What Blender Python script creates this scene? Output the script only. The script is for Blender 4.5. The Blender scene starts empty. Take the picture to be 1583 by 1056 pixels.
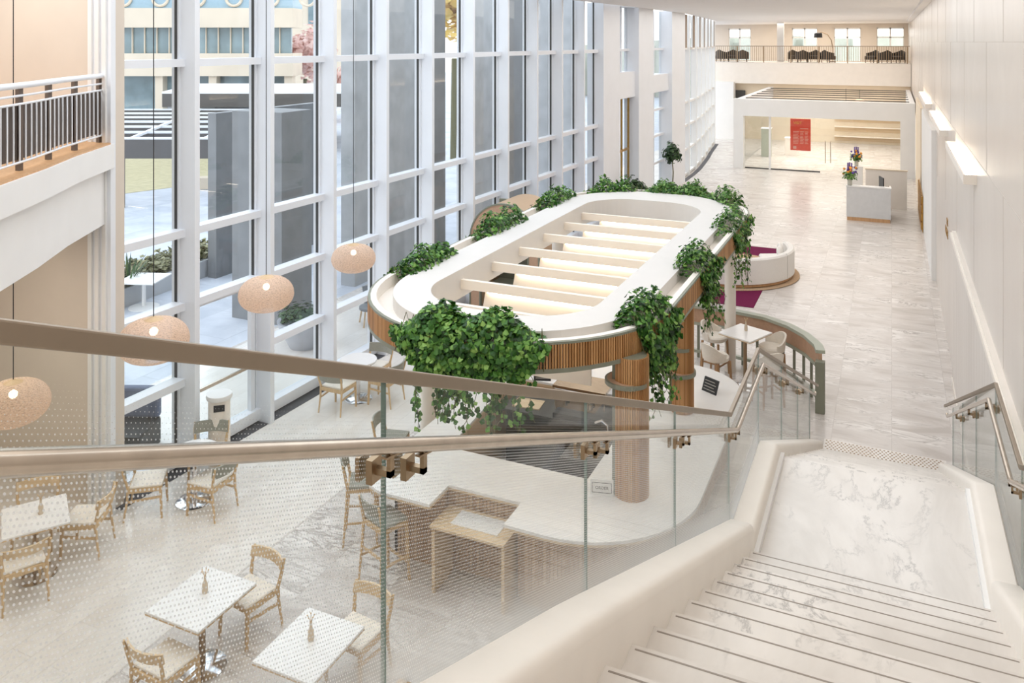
import bpy, math, random
from math import sin, cos, pi, radians, sqrt, atan2, tan
from mathutils import Vector, Matrix
R = random.Random(7)
S = bpy.context.scene
COL = S.collection
EYE = 6.6
TH = radians(24.484)
FPX = 1289.0

# ------------------------------------------------------------------ placing
def at(px, py, z=0.0):
    d = FPX * (EYE - z) / (py - 65.0); u = (px - 791.0) / FPX * d
    return (-sin(TH) * d + cos(TH) * u, cos(TH) * d + sin(TH) * u)
def gx(Y, x0=-9.8):                      # the glass wall runs at a slight angle
    return x0 + 0.0279 * (Y - 9.6)

# ------------------------------------------------------------------ mesh builder
class MB:
    def __init__(s): s.v = []; s.f = []
    def add(s, vs, fs):
        n = len(s.v); s.v += [tuple(p) for p in vs]; s.f += [tuple(i + n for i in q) for q in fs]; return s
    def box(s, x0, x1, y0, y1, z0, z1):
        return s.add([(x0,y0,z0),(x1,y0,z0),(x1,y1,z0),(x0,y1,z0),(x0,y0,z1),(x1,y0,z1),(x1,y1,z1),(x0,y1,z1)],
                     [(0,3,2,1),(4,5,6,7),(0,1,5,4),(1,2,6,5),(2,3,7,6),(3,0,4,7)])
    def bar(s, p, q, w, h, up=(0,0,1), w2=None, h2=None):   # square bar from p to q
        p = Vector(p); q = Vector(q); d = (q - p).normalized(); up = Vector(up)
        if abs(d.dot(up)) > .98: up = Vector((0,1,0))
        a = d.cross(up).normalized(); b = a.cross(d).normalized()
        w2 = w if w2 is None else w2; h2 = h if h2 is None else h2
        vs = []
        for c, ww, hh in ((p, w, h), (q, w2, h2)):
            for i, j in ((-1,-1),(1,-1),(1,1),(-1,1)): vs.append(c + a * (ww/2*i) + b * (hh/2*j))
        return s.add(vs, [(0,1,2,3),(7,6,5,4),(0,4,5,1),(1,5,6,2),(2,6,7,3),(3,7,4,0)])
    def tube(s, pts, r, n=8, rr=None, cap=True):
        pts = [Vector(p) for p in pts]; m = len(pts); vs = []; fs = []
        prev = None
        for i, p in enumerate(pts):
            d = (pts[min(i+1, m-1)] - pts[max(i-1, 0)]).normalized()
            up = Vector((0,0,1)) if abs(d.z) < .95 else Vector((1,0,0))
            a = d.cross(up).normalized()
            if prev is not None and a.dot(prev) < 0: a = -a
            prev = a
            b = a.cross(d).normalized(); rad = rr[i] if rr else r
            for k in range(n):
                t = 2*pi*k/n; vs.append(p + a*(cos(t)*rad) + b*(sin(t)*rad))
        for i in range(m-1):
            for k in range(n): fs.append((i*n+k, i*n+(k+1)%n, (i+1)*n+(k+1)%n, (i+1)*n+k))
        if cap: fs += [tuple(range(n))[::-1], tuple((m-1)*n+k for k in range(n))]
        return s.add(vs, fs)
    def lathe(s, prof, c=(0,0,0), n=24, sx=1, sy=1):
        vs = []; fs = []; m = len(prof)
        for r, z in prof:
            for k in range(n): t = 2*pi*k/n; vs.append((c[0]+r*cos(t)*sx, c[1]+r*sin(t)*sy, c[2]+z))
        for i in range(m-1):
            for k in range(n): fs.append((i*n+k, i*n+(k+1)%n, (i+1)*n+(k+1)%n, (i+1)*n+k))
        fs += [tuple(range(n))[::-1], tuple((m-1)*n+k for k in range(n))]
        return s.add(vs, fs)
    def cyl(s, c, r, h, n=24, sx=1, sy=1): return s.lathe([(r,0),(r,h)], c, n, sx, sy)
    def prism(s, poly, z0, z1):
        n = len(poly)
        return s.add([(x,y,z0) for x,y in poly] + [(x,y,z1) for x,y in poly],
                     [tuple(range(n))[::-1], tuple(range(n,2*n))] + [(i,(i+1)%n,n+(i+1)%n,n+i) for i in range(n)])
    def loft(s, rings, closed=True, caps=False):   # list of equal-length point rings
        n = len(rings[0]); vs = [p for r in rings for p in r]; fs = []
        for i in range(len(rings)-1):
            for k in range(n if closed else n-1): fs.append((i*n+k, i*n+(k+1)%n, (i+1)*n+(k+1)%n, (i+1)*n+k))
        if caps: fs += [tuple(range(n))[::-1], tuple((len(rings)-1)*n+k for k in range(n))]
        return s.add(vs, fs)
    def sphere(s, c, rx, ry=None, rz=None, n=12, m=8):
        ry = ry or rx; rz = rz or rx
        prof = [(max(sin(pi*i/m),.01), -cos(pi*i/m)) for i in range(m+1)]
        vs = []; fs = []
        for r, z in prof:
            for k in range(n): t = 2*pi*k/n; vs.append((c[0]+r*cos(t)*rx, c[1]+r*sin(t)*ry, c[2]+z*rz))
        for i in range(m):
            for k in range(n): fs.append((i*n+k, i*n+(k+1)%n, (i+1)*n+(k+1)%n, (i+1)*n+k))
        return s.add(vs, fs)
    def build(s, name, m, parent=None, smooth=False, bevel=0, solid=0):
        me = bpy.data.meshes.new(name); me.from_pydata(s.v, [], s.f); me.update()
        if m: me.materials.append(m)
        o = bpy.data.objects.new(name, me); COL.objects.link(o)
        if parent: o.parent = parent
        if smooth:
            for p in me.polygons: p.use_smooth = True
            try: me.set_sharp_from_angle(angle=radians(38))
            except Exception: pass
        if solid:
            md = o.modifiers.new('solid', 'SOLIDIFY'); md.thickness = solid
        if bevel:
            md = o.modifiers.new('bevel', 'BEVEL'); md.width = bevel; md.segments = 2; md.limit_method = 'ANGLE'
        return o

def tag(o, label, cat, group=None, kind=None):
    o['label'] = label; o['category'] = cat
    if group: o['group'] = group
    if kind: o['kind'] = kind
    return o
def thing(name, label, cat, loc=(0,0,0), rz=0, group=None):
    o = bpy.data.objects.new(name, None); COL.objects.link(o)
    o.empty_display_size = .1
    o.location = loc; o.rotation_euler = (0,0,rz)
    return tag(o, label, cat, group)
def struct(name, mb, m, parent=None, **k):
    o = mb.build(name, m, parent, **k)
    if not parent: o['kind'] = 'structure'
    return o
def kids(o): return [c for c in COL.objects if c.parent == o]
def dup(root, loc, rz, label, group=None):
    r = root.copy(); COL.objects.link(r); r.location = loc; r.rotation_euler = (0,0,rz); r['label'] = label
    if group: r['group'] = group
    for ch in kids(root):
        c = ch.copy(); COL.objects.link(c); c.parent = r
        for g in kids(ch):
            d = g.copy(); COL.objects.link(d); d.parent = c
    return r

# ------------------------------------------------------------------ materials
class NT:
    def __init__(s, m): s.m = m; s.t = m.node_tree; s.n = s.t.nodes; s.l = s.t.links
    def N(s, ty, **k):
        o = s.n.new(ty)
        for a, b in k.items():
            if a.startswith('i_'): o.inputs[a[2:].replace('_',' ')].default_value = b
            else: setattr(o, a, b)
        return o
    def L(s, a, b): s.l.new(a, b)
    def M(s, op, a, b=None, c=None):
        o = s.N('ShaderNodeMath', operation=op)
        for i, x in enumerate((a, b, c)):
            if x is None: continue
            if isinstance(x, (int, float)): o.inputs[i].default_value = x
            else: s.L(x, o.inputs[i])
        return o.outputs[0]
    def ramp(s, fac, stops):
        o = s.N('ShaderNodeValToRGB'); e = o.color_ramp.elements
        while len(e) < len(stops): e.new(.5)
        for i, (p, c) in enumerate(stops): e[i].position = p; e[i].color = (*c, 1) if len(c) == 3 else c
        s.L(fac, o.inputs[0]); return o.outputs[0]
    def mix(s, fac, a, b, mode='MIX'):
        o = s.N('ShaderNodeMix', data_type='RGBA', blend_type=mode)
        for i, x in ((0, fac), (6, a), (7, b)):
            if isinstance(x, (int, float)): o.inputs[i].default_value = x
            elif isinstance(x, tuple): o.inputs[i].default_value = (*x[:3], 1)
            else: s.L(x, o.inputs[i])
        return o.outputs[2]
def srgb(r, g, b):
    return tuple((c/255/12.92 if c/255 <= .04045 else ((c/255+.055)/1.055)**2.4) for c in (r, g, b))
def mat(name, c, rough=.5, metal=0, spec=.5, noise=.04, scale=6, emit=None, es=1, trans=0, bump=0):
    m = bpy.data.materials.new(name); m.use_nodes = True; t = NT(m); b = t.n['Principled BSDF']
    tc = t.N('ShaderNodeTexCoord'); nz = t.N('ShaderNodeTexNoise', i_Scale=scale, i_Detail=3.0)
    t.L(tc.outputs['Object'], nz.inputs['Vector'])
    lo = tuple(max(0, x*(1-noise)) for x in c); hi = tuple(min(1, x*(1+noise)) for x in c)
    t.L(t.ramp(nz.outputs['Fac'], [(.3, lo), (.7, hi)]), b.inputs['Base Color'])
    b.inputs['Roughness'].default_value = rough; b.inputs['Metallic'].default_value = metal
    b.inputs['Specular IOR Level'].default_value = spec
    if trans: b.inputs['Transmission Weight'].default_value = trans
    if emit: b.inputs['Emission Color'].default_value = (*emit, 1); b.inputs['Emission Strength'].default_value = es
    if bump:
        bp = t.N('ShaderNodeBump', i_Strength=bump, i_Distance=.01); t.L(nz.outputs['Fac'], bp.inputs['Height']); t.L(bp.outputs[0], b.inputs['Normal'])
    return m
def emis(name, c, s):
    m = bpy.data.materials.new(name); m.use_nodes = True; t = NT(m); t.n.remove(t.n['Principled BSDF'])
    e = t.N('ShaderNodeEmission'); e.inputs[0].default_value = (*c, 1); e.inputs[1].default_value = s
    t.L(e.outputs[0], t.n['Material Output'].inputs[0]); return m
def wood(name, a, b, axis=2, scale=1.0, rough=.5):
    m = bpy.data.materials.new(name); m.use_nodes = True; t = NT(m); bs = t.n['Principled BSDF']
    tc = t.N('ShaderNodeTexCoord'); mp = t.N('ShaderNodeMapping')
    sc = [22*scale]*3; sc[axis] = 1.6*scale; mp.inputs['Scale'].default_value = sc
    t.L(tc.outputs['Object'], mp.inputs[0])
    nz = t.N('ShaderNodeTexNoise', i_Scale=1.0, i_Detail=5.0, i_Roughness=.6); t.L(mp.outputs[0], nz.inputs['Vector'])
    t.L(t.ramp(nz.outputs['Fac'], [(.25, a), (.75, b)]), bs.inputs['Base Color']); bs.inputs['Roughness'].default_value = rough
    return m
def slat_wood(name, a, b):
    m = bpy.data.materials.new(name); m.use_nodes = True; t = NT(m); bs = t.n['Principled BSDF']
    g = t.N('ShaderNodeNewGeometry')
    t.L(t.ramp(g.outputs['Random Per Island'], [(0, a), (1, b)]), bs.inputs['Base Color']); bs.inputs['Roughness'].default_value = .5
    return m
def leaf_mat(name, stops):
    m = bpy.data.materials.new(name); m.use_nodes = True; t = NT(m); bs = t.n['Principled BSDF']
    g = t.N('ShaderNodeNewGeometry')
    c = t.ramp(g.outputs['Random Per Island'], stops)
    t.L(c, bs.inputs['Base Color']); bs.inputs['Roughness'].default_value = .42; bs.inputs['Specular IOR Level'].default_value = .4
    tr = t.N('ShaderNodeBsdfTranslucent'); t.L(c, tr.inputs[0]); mx = t.N('ShaderNodeMixShader'); mx.inputs[0].default_value = .25
    t.L(bs.outputs[0], mx.inputs[1]); t.L(tr.outputs[0], mx.inputs[2]); t.L(mx.outputs[0], t.n['Material Output'].inputs[0])
    return m
def schlick(t, k):
    lw = t.N('ShaderNodeLayerWeight'); lw.inputs[0].default_value = .5
    f = t.M('POWER', lw.outputs['Facing'], 5.0)
    return t.M('MULTIPLY', t.M('ADD', t.M('MULTIPLY', f, .96), .04), k)
def glass(name, tint, ior=1.45, refl=1.0, rough=.0):
    m = bpy.data.materials.new(name); m.use_nodes = True; t = NT(m); t.n.remove(t.n['Principled BSDF'])
    tr = t.N('ShaderNodeBsdfTransparent'); tr.inputs[0].default_value = (*tint, 1)
    gl = t.N('ShaderNodeBsdfGlossy'); gl.inputs['Roughness'].default_value = rough
    mx = t.N('ShaderNodeMixShader'); t.L(schlick(t, refl), mx.inputs[0]); t.L(tr.outputs[0], mx.inputs[1]); t.L(gl.outputs[0], mx.inputs[2])
    t.L(mx.outputs[0], t.n['Material Output'].inputs[0]); return m
def frit_glass(name):
    m = bpy.data.materials.new(name); m.use_nodes = True; t = NT(m); t.n.remove(t.n['Principled BSDF'])
    tr = t.N('ShaderNodeBsdfTransparent'); tr.inputs[0].default_value = (.968, .985, .978, 1)
    gl = t.N('ShaderNodeBsdfGlossy'); gl.inputs['Roughness'].default_value = .0
    mx = t.N('ShaderNodeMixShader'); t.L(schlick(t, .6), mx.inputs[0]); t.L(tr.outputs[0], mx.inputs[1]); t.L(gl.outputs[0], mx.inputs[2])
    geo = t.N('ShaderNodeNewGeometry'); sp = t.N('ShaderNodeSeparateXYZ'); t.L(geo.outputs['Position'], sp.inputs[0])
    y, z = sp.outputs['Y'], sp.outputs['Z']
    A = t.M('MAXIMUM', t.M('SUBTRACT', 6.517, t.M('MULTIPLY', y, .4259)), 3.57); C = t.M('SUBTRACT', 7.254, t.M('MULTIPLY', y, .434))
    drop = t.M('SUBTRACT', t.M('MINIMUM', A, C), z)     # how far under the cap rail
    w = t.M('DIVIDE', drop, .0098); row = t.M('FLOOR', w)
    u = t.M('ADD', t.M('DIVIDE', y, .0096), t.M('MULTIPLY', t.M('MODULO', row, 2.0), .5))
    du = t.M('SUBTRACT', t.M('FRACT', u), .5); dw = t.M('SUBTRACT', t.M('FRACT', w), .5)
    dist = t.M('SQRT', t.M('ADD', t.M('MULTIPLY', du, du), t.M('MULTIPLY', dw, dw)))
    rad = t.M('MINIMUM', t.M('MAXIMUM', t.M('MULTIPLY', t.M('SUBTRACT', drop, .05), 1.3), 0.0), .235)
    dot = t.M('MULTIPLY', t.M('LESS_THAN', dist, rad), .72)
    haze = t.M('MULTIPLY', t.M('MINIMUM', t.M('MAXIMUM', t.M('DIVIDE', t.M('SUBTRACT', drop, .62), .26), 0.0), 1.0), .7)   # the frit closes up towards the foot of the glass
    dot = t.M('MULTIPLY', t.M('MAXIMUM', dot, haze), t.M('ADD', .25, t.M('MULTIPLY', t.M('LESS_THAN', y, 8.5), .75)))
    front = t.M('SUBTRACT', 1.0, geo.outputs['Backfacing'])
    d0 = t.N('ShaderNodeBsdfDiffuse'); d0.inputs[0].default_value = (*srgb(232, 230, 226), 1)
    d1 = t.N('ShaderNodeBsdfTranslucent'); d1.inputs[0].default_value = (*srgb(232, 234, 234), 1)
    df = t.N('ShaderNodeMixShader'); df.inputs[0].default_value = .55; t.L(d0.outputs[0], df.inputs[1]); t.L(d1.outputs[0], df.inputs[2])
    mx2 = t.N('ShaderNodeMixShader'); t.L(t.M('MULTIPLY', dot, front), mx2.inputs[0])
    t.L(mx.outputs[0], mx2.inputs[1]); t.L(df.outputs[0], mx2.inputs[2]); t.L(mx2.outputs[0], t.n['Material Output'].inputs[0])
    return m
def marble(name, base, light, vein, tile=None, stretch=(1,1,1), rough=.16, vs=1.0, vamt=.6, dist=1.1, rot=0, vw=1.0):
    m = bpy.data.materials.new(name); m.use_nodes = True; t = NT(m); bs = t.n['Principled BSDF']
    tc = t.N('ShaderNodeTexCoord'); src = tc.outputs['Object']
    br = None
    if tile:
        mp0 = t.N('ShaderNodeMapping'); t.L(src, mp0.inputs[0]); mp0.inputs['Rotation'].default_value = (0, 0, pi/2)
        br = t.N('ShaderNodeTexBrick', offset=.5); br.inputs['Scale'].default_value = 1; br.inputs['Brick Width'].default_value = tile[1]
        br.inputs['Row Height'].default_value = tile[0]; br.inputs['Mortar Size'].default_value = tile[2]; br.inputs['Mortar Smooth'].default_value = .1
        br.inputs['Color1'].default_value = (0,0,0,1); br.inputs['Color2'].default_value = (1,1,1,1); br.inputs['Mortar'].default_value = (.5,.5,.5,1)
        t.L(mp0.outputs[0], br.inputs['Vector'])
    mp = t.N('ShaderNodeMapping'); mp.inputs['Scale'].default_value = stretch; mp.inputs['Rotation'].default_value = (0, 0, rot); t.L(src, mp.inputs[0])
    vec = mp.outputs[0]
    if br:      # each slab is cut from another place of the block
        va = t.N('ShaderNodeVectorMath', operation='MULTIPLY_ADD'); t.L(br.outputs['Color'], va.inputs[0]); va.inputs[1].default_value = (9, 5, 7); t.L(vec, va.inputs[2]); vec = va.outputs[0]
    n1 = t.N('ShaderNodeTexNoise', i_Scale=.9*vs, i_Detail=6.0, i_Roughness=.62, i_Distortion=.6); t.L(vec, n1.inputs['Vector'])
    n2 = t.N('ShaderNodeTexNoise', i_Scale=2.2*vs, i_Detail=8.0, i_Roughness=.66, i_Distortion=dist); t.L(vec, n2.inputs['Vector'])
    c1 = t.ramp(n1.outputs['Fac'], [(.35, base), (.62, light)])
    v = t.M('ABSOLUTE', t.M('SUBTRACT', n2.outputs['Fac'], .5))
    vf = t.ramp(v, [(0, (1,1,1)), (.035*vw, (.25,.25,.25)), (.09*vw, (0,0,0))])
    pres = t.ramp(n1.outputs['Fac'], [(.46, (0,0,0)), (.6, (1,1,1))])
    fac = t.M('MULTIPLY', t.M('MULTIPLY', vf, pres), vamt)
    c2 = t.mix(fac, c1, vein)
    c3 = c2
    if br:
        c3 = t.mix(t.M('MULTIPLY', br.outputs['Fac'], .35), c2, tuple(x*.75 for x in base))
    t.L(c3, bs.inputs['Base Color']); bs.inputs['Roughness'].default_value = rough
    return m

M = {}
M['white'] = mat('white_paint', srgb(236,235,233), .55, noise=.015, scale=2)
M['cool_white'] = mat('mullion_white_metal', srgb(232,235,240), .4, noise=.015, scale=2)
M['cream'] = mat('cream_plaster', srgb(240,232,222), .5, noise=.02, scale=3)
M['beige_wall'] = mat('beige_plaster_wall', srgb(218,207,194), .75, noise=.03, scale=1.2)
M['ceiling'] = mat('ceiling_plaster', srgb(236,232,228), .8, noise=.01, scale=1)
M['oak'] = wood('pale_oak', srgb(196,164,122), srgb(222,194,154), 2, 1.2)
M['oak_light'] = wood('light_ash', srgb(206,178,140), srgb(230,208,176), 0, 1)
M['slat'] = slat_wood('reeded_oak_slats', srgb(160,112,64), srgb(202,154,102))
M['pale_slat'] = slat_wood('pale_reeded_oak', srgb(176,144,112), srgb(206,178,148))
M['sage'] = mat('sage_grey_metal', srgb(132,134,118), .45, noise=.03)
M['sage_light'] = mat('sage_grey_lacquer', srgb(172,176,160), .45, noise=.03)
M['steel'] = mat('brushed_steel', srgb(192,180,166), .24, 1, noise=.08, scale=14)
M['steel_flat'] = mat('satin_rail_steel', srgb(158,144,128), .42, 1, noise=.05, scale=5)
M['dark_steel'] = mat('bronze_steel_clamp', srgb(164,142,116), .35, 1, noise=.08)
M['chrome'] = mat('polished_chrome', srgb(225,225,228), .12, 1, noise=.02)
M['black'] = mat('black_plastic', srgb(32,32,34), .45, noise=.1)
M['dark'] = mat('dark_charcoal', srgb(62,60,58), .5, noise=.1)
M['grate'] = mat('dark_floor_grate', srgb(74,74,78), .6, noise=.15, scale=40)
M['grey_fabric'] = mat('grey_green_fabric', srgb(158,158,148), .9, noise=.08, scale=60, spec=.2)
M['cream_fabric'] = mat('cream_fabric', srgb(236,228,216), .9, noise=.04, scale=50, spec=.2)
M['white_fabric'] = mat('offwhite_boucle', srgb(238,234,228), .95, noise=.04, scale=70, spec=.2, bump=.3)
M['pink_fabric'] = mat('tan_rose_leather', srgb(196,160,134), .7, noise=.05, scale=20)
M['top_white'] = mat('white_stone_top', srgb(240,238,236), .25, noise=.015, scale=4)
M['rattan'] = None
M['marble'] = marble('white_veined_marble', srgb(212,205,197), srgb(231,225,218), srgb(146,140,136), None, (1.5,.75,1.5),   .22, .75, .6, dist=.45, rot=.7, vw=.5)
M['floor'] = marble('travertine_slab_floor', srgb(194,185,178), srgb(236,231,226), srgb(150,140,132), (.92,1.84,.006), (.5,1.5,1), .24, 1.25, .9)
M['floor2'] = marble('cream_plank_floor', srgb(226,219,211), srgb(238,233,227), srgb(208,200,192), (.3,1.2,.006), (1.2,.6,1), .2, 1.0, .3)
M['panel_stone'] = marble('pale_stone_panels', srgb(207,198,190), srgb(220,212,204), srgb(198,190,182), None, (.5,.5,.3), .3, .6, .25)
M['glass'] = glass('clear_window_glass', (.965,.98,.985), 1.5, .8)
M['shop_glass'] = glass('shopfront_glass', (.95,.96,.95), 1.45, 1.0)
M['frit'] = frit_glass('dotted_frit_glass')
M['green_glass'] = mat('green_glass_edge', srgb(126,150,142), .2, noise=.05)
M['leaf'] = leaf_mat('ivy_leaf', [(0, srgb(24,54,18)), (.4, srgb(56,104,36)), (.75, srgb(100,150,62)), (1, srgb(156,194,102))])
M['leaf_light'] = leaf_mat('ivy_leaf_bright', [(0, srgb(44,84,34)), (.5, srgb(84,130,56)), (1, srgb(150,184,104))])
M['leaf_dark'] = leaf_mat('ficus_leaf', [(0, srgb(26,46,26)), (.6, srgb(50,82,44)), (1, srgb(92,120,76))])
M['stem'] = mat('vine_stem', srgb(96,92,56), .7)
M['led'] = emis('warm_led_strip', (1, .86, .66), 9)
M['ledge_led'] = emis('ledge_uplight', (1, .87, .68), 8)
M['bulb'] = emis('warm_bulb', (1, .8, .5), 7)
M['purple'] = mat('plum_wool_rug', srgb(112,36,72), .95, noise=.1, scale=40, spec=.1)
M['jute'] = mat('jute_rug', srgb(196,168,138), .95, noise=.25, scale=60, spec=.1, bump=.5)
M['red'] = mat('red_poster', srgb(246,86,60), .5, noise=.02)
M['yellow_ink'] = mat('yellow_print', srgb(248,190,80), .6)
M['pale_ink'] = mat('pale_print', srgb(250,180,160), .6)
M['gold'] = mat('brass', srgb(190,150,84), .3, 1, noise=.08)
M['concrete'] = marble('terrace_concrete', srgb(176,182,192), srgb(204,208,216), srgb(160,164,172), (1.5,1.5,.012), (1,1,1), .7, .6, .2)
M['grass'] = mat('dry_lawn', srgb(196,186,150), .95, noise=.12, scale=3)
M['grey_stone'] = mat('grey_stone_column', srgb(176,178,180), .7, noise=.12, scale=2)
M['dark_stone'] = mat('dark_grey_stone', srgb(128,130,132), .65, noise=.1, scale=2)
M['pav'] = mat('dark_bronze_pavilion', srgb(84,82,82), .5, noise=.06)
M['facade'] = mat('limestone_facade', srgb(214,200,180), .8, noise=.05, scale=.6)
M['facade_glass'] = mat('facade_glass', srgb(120,140,146), .15, noise=.35, scale=.5)
M['blue_roof'] = mat('blue_grey_panel', srgb(150,176,190), .5)
M['wood_frame'] = wood('warm_oak_frame', srgb(186,140,96), srgb(214,172,128), 2, 1)
M['wood_soft'] = mat('pale_birch', srgb(243,232,217), .45, noise=.02, scale=3)
M['armchair'] = mat('dark_brown_leather', srgb(60,54,50), .5, noise=.1)
M['orange_flower'] = mat('orange_petals', srgb(240,160,60), .7, noise=.2)
M['purple_flower'] = mat('violet_petals', srgb(96,70,150), .7, noise=.2)
M['green_sign'] = emis('exit_sign_green', (.25, .8, .5), 1.2)
M['blush'] = mat('beige_shop_wall', srgb(230,214,190), .6, noise=.04, scale=1)
# translucent woven rattan
def rattan():
    m = bpy.data.materials.new('woven_rattan'); m.use_nodes = True; t = NT(m); bs = t.n['Principled BSDF']
    tc = t.N('ShaderNodeTexCoord'); nz = t.N('ShaderNodeTexNoise', i_Scale=44.0, i_Detail=2.0); mp = t.N('ShaderNodeMapping'); mp.inputs['Scale'].default_value = (1,1,3.2)
    t.L(tc.outputs['Object'], mp.inputs[0]); t.L(mp.outputs[0], nz.inputs['Vector'])
    col = t.ramp(nz.outputs['Fac'], [(.3, srgb(222,196,174)), (.7, srgb(236,216,200))]); t.L(col, bs.inputs['Base Color']); bs.inputs['Roughness'].default_value = .7
    tl = t.N('ShaderNodeBsdfTranslucent'); t.L(col, tl.inputs[0]); tp = t.N('ShaderNodeBsdfTransparent')
    a = t.N('ShaderNodeMixShader'); a.inputs[0].default_value = .5; t.L(bs.outputs[0], a.inputs[1]); t.L(tl.outputs[0], a.inputs[2])
    b = t.N('ShaderNodeMixShader'); t.L(t.ramp(nz.outputs['Fac'], [(.36, (.42,.42,.42)), (.52, (.14,.14,.14))]), b.inputs[0]); t.L(a.outputs[0], b.inputs[1]); t.L(tp.outputs[0], b.inputs[2])
    t.L(b.outputs[0], t.n['Material Output'].inputs[0]); return m
M['rattan'] = rattan()

# ------------------------------------------------------------------ SETTING: floor, walls, ceiling
struct('floor', MB().box(-13, 1.3, -3, 70, -.2, 0), M['floor'])
struct('trim_1', MB().box(-12.9, -7.38, -3, 17.5, .0, .004), M['floor2'])
struct('wall_right', MB().box(1.12, 1.5, -3, 70, 0, 9.2), M['panel_stone'])
mb = MB()                                                     # joints cut in the stone panels
for z in (4.9, 6.6, 8.0): mb.box(1.117, 1.125, -3, 60, z-.004, z+.004)
for i in range(14): mb.box(1.117, 1.125, 5.2+i*3.6, 5.206+i*3.6, 4.9, 6.6)
for i in range(14): mb.box(1.117, 1.125, 7+i*3.6, 7.006+i*3.6, 3.0, 4.9)
for i in range(14): mb.box(1.117, 1.125, 3.4+i*3.6, 3.406+i*3.6, 6.6, 8.0)
struct('trim_2', mb, mat('panel_joint', srgb(212,204,196), .8))
mb = MB(); y = -2.0                                           # tall boarded wainscot under a moulded cap
while y < 18.1:
    w = R.choice((.28, .34, .42)); mb.box(1.07, 1.12, y, min(y+w-.008, 18.15), .12, 2.86); y += w
mb.box(1.09, 1.12, -2, 18.15, .12, 2.86)
struct('trim_3', mb, M['panel_stone'])
mb = MB(); mb.box(1.02, 1.12, -2, 18.15, 2.86, 2.93); mb.box(1.05, 1.12, -2, 18.15, 2.80, 2.86); mb.box(1.05, 1.12, -2, 18.15, 2.93, 2.96)
struct('trim_4', mb, M['cream'])
struct('baseboard_right', MB().box(1.05, 1.12, -2, 18.2, 0, .12), M['cream'])
struct('trim_5', MB().box(1.0, 1.12, 25.8, 34.2, 0, 4.15), M['white'])
struct('trim_6', MB().box(1.03, 1.12, 36.5, 43.5, 0, 4.0), M['blush'])
struct('wall_left', MB().box(-13, -9.98, 8.3, 8.55, 0, 12), M['beige_wall'])
struct('trim_7', MB().box(-10.32, -9.86, 8.22, 8.3, 0, 12), M['cool_white'])
mb = MB()
for x in (-10.28, -10.14, -10.0): mb.box(x, x+.07, 8.19, 8.24, 0, 12)
struct('trim_8', mb, M['white'])
struct('wall_back', MB().box(-13, 1.3, -3.3, -3, 0, 12), M['beige_wall'])
struct('wall_side', MB().box(-13.3, -13, -3, 8.4, 0, 12), M['beige_wall'])
edge = [(-9.6,20.5),(-7.6,21.3),(-5,21),(1.5,20)]
struct('ceiling', MB().prism(edge + [(1.5,70),(-13,70),(-13,56),(-10.3,54.5),(-8.9,39.2),(-9.1,30)], 7.95, 8.35), M['ceiling'])
struct('sky_blocker', MB().box(-5.5, 1.5, -3.3, 20.3, 11.4, 11.7), M['ceiling'])  # unseen slab added to keep sky light off the stairs
struct('trim_9', MB().box(.86, 1.12, 21, 58, 7.86, 7.95), M['ceiling'])
# floor grate along the glass
mb = MB(); ys = [8.4+i*1.0 for i in range(22)]
for a, b in zip(ys, ys[1:]): mb.prism([(gx(a)-.34,a),(gx(a)-.04,a),(gx(b)-.04,b),(gx(b)-.34,b)], 0, .012)
struct('trim_10', mb, M['grate'])

# ------------------------------------------------------------------ the tall glass wall, one window bay at a time
fr = [8.36, 9.79, 11.46, 13.18, 14.94, 16.76, 18.72, 20.67, 22.6, 24.48, 26.39, 28.3]
ZT = (.16, 1.32, 2.5, 3.64, 6.29, 8.9, 11.4)
for i in range(len(fr)-1):
    y0, y1 = fr[i], fr[i+1]; g0, g1 = gx(y0), gx(y1); mw = .1
    mb = MB()
    mb.prism([(g1-.40, y1-mw), (g1, y1-mw), (g1, y1), (g1-.40, y1)], 0, 12)                # deep fin on the far side of the bay
    mb.prism([(g1-.46, y1-mw-.02), (g1-.3, y1-mw-.02), (g1-.3, y1+.02), (g1-.46, y1+.02)], 0, 12)
    for z in ZT:
        if i == 1 and z == 1.32: continue
        h = .09 if z > .2 else .16
        dp = .22 if z > .2 else .2
        mb.prism([(g0-.42, y0+.001), (g0-.42+dp, y0+.001), (g1-.42+dp, y1-mw), (g1-.42, y1-mw)], z-h/2-.03, z+h/2)
    w = struct('window_%d' % (i+1), mb, M['cool_white'])
    p = MB()
    for za, zb in zip((.2,)+ZT[1:], ZT[1:]+(12,)):
        p.prism([(g0-.385, y0+.01), (g0-.37, y0+.01), (g1-.37, y1-mw-.01), (g1-.385, y1-mw-.01)], za+.04, zb-.07)
    p.build('pane', M['glass'], w)
    q = MB(); q.prism([(g1-.40, y1-mw-.026), (g1-.345, y1-mw-.026), (g1-.345, y1-mw-.004), (g1-.40, y1-mw-.004)], .2, 12)
    q.build('gasket', M['dark'], w)
    if i == 1:     # terrace door in the second bay
        d = MB(); ya, yb = y0+.16, y1-.2
        A = lambda y, o=0: gx(y)-.37+o
        for yy in (ya, yb): d.prism([(A(yy), yy-.05), (A(yy)+.08, yy-.05), (A(yy)+.08, yy+.05), (A(yy), yy+.05)], .05, 2.46)
        for z in (.1, 2.42): d.prism([(A(ya), ya), (A(ya)+.08, ya), (A(yb)+.08, yb), (A(yb), yb)], z-.06, z+.06)
        dd = struct('door_1', d, M['cool_white'])
        MB().bar((A(ya)+.14, ya+.05, 1.05), (A(yb)+.14, yb-.05, 1.05), .03, .05).build('push_bar', M['steel'], dd)

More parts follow.
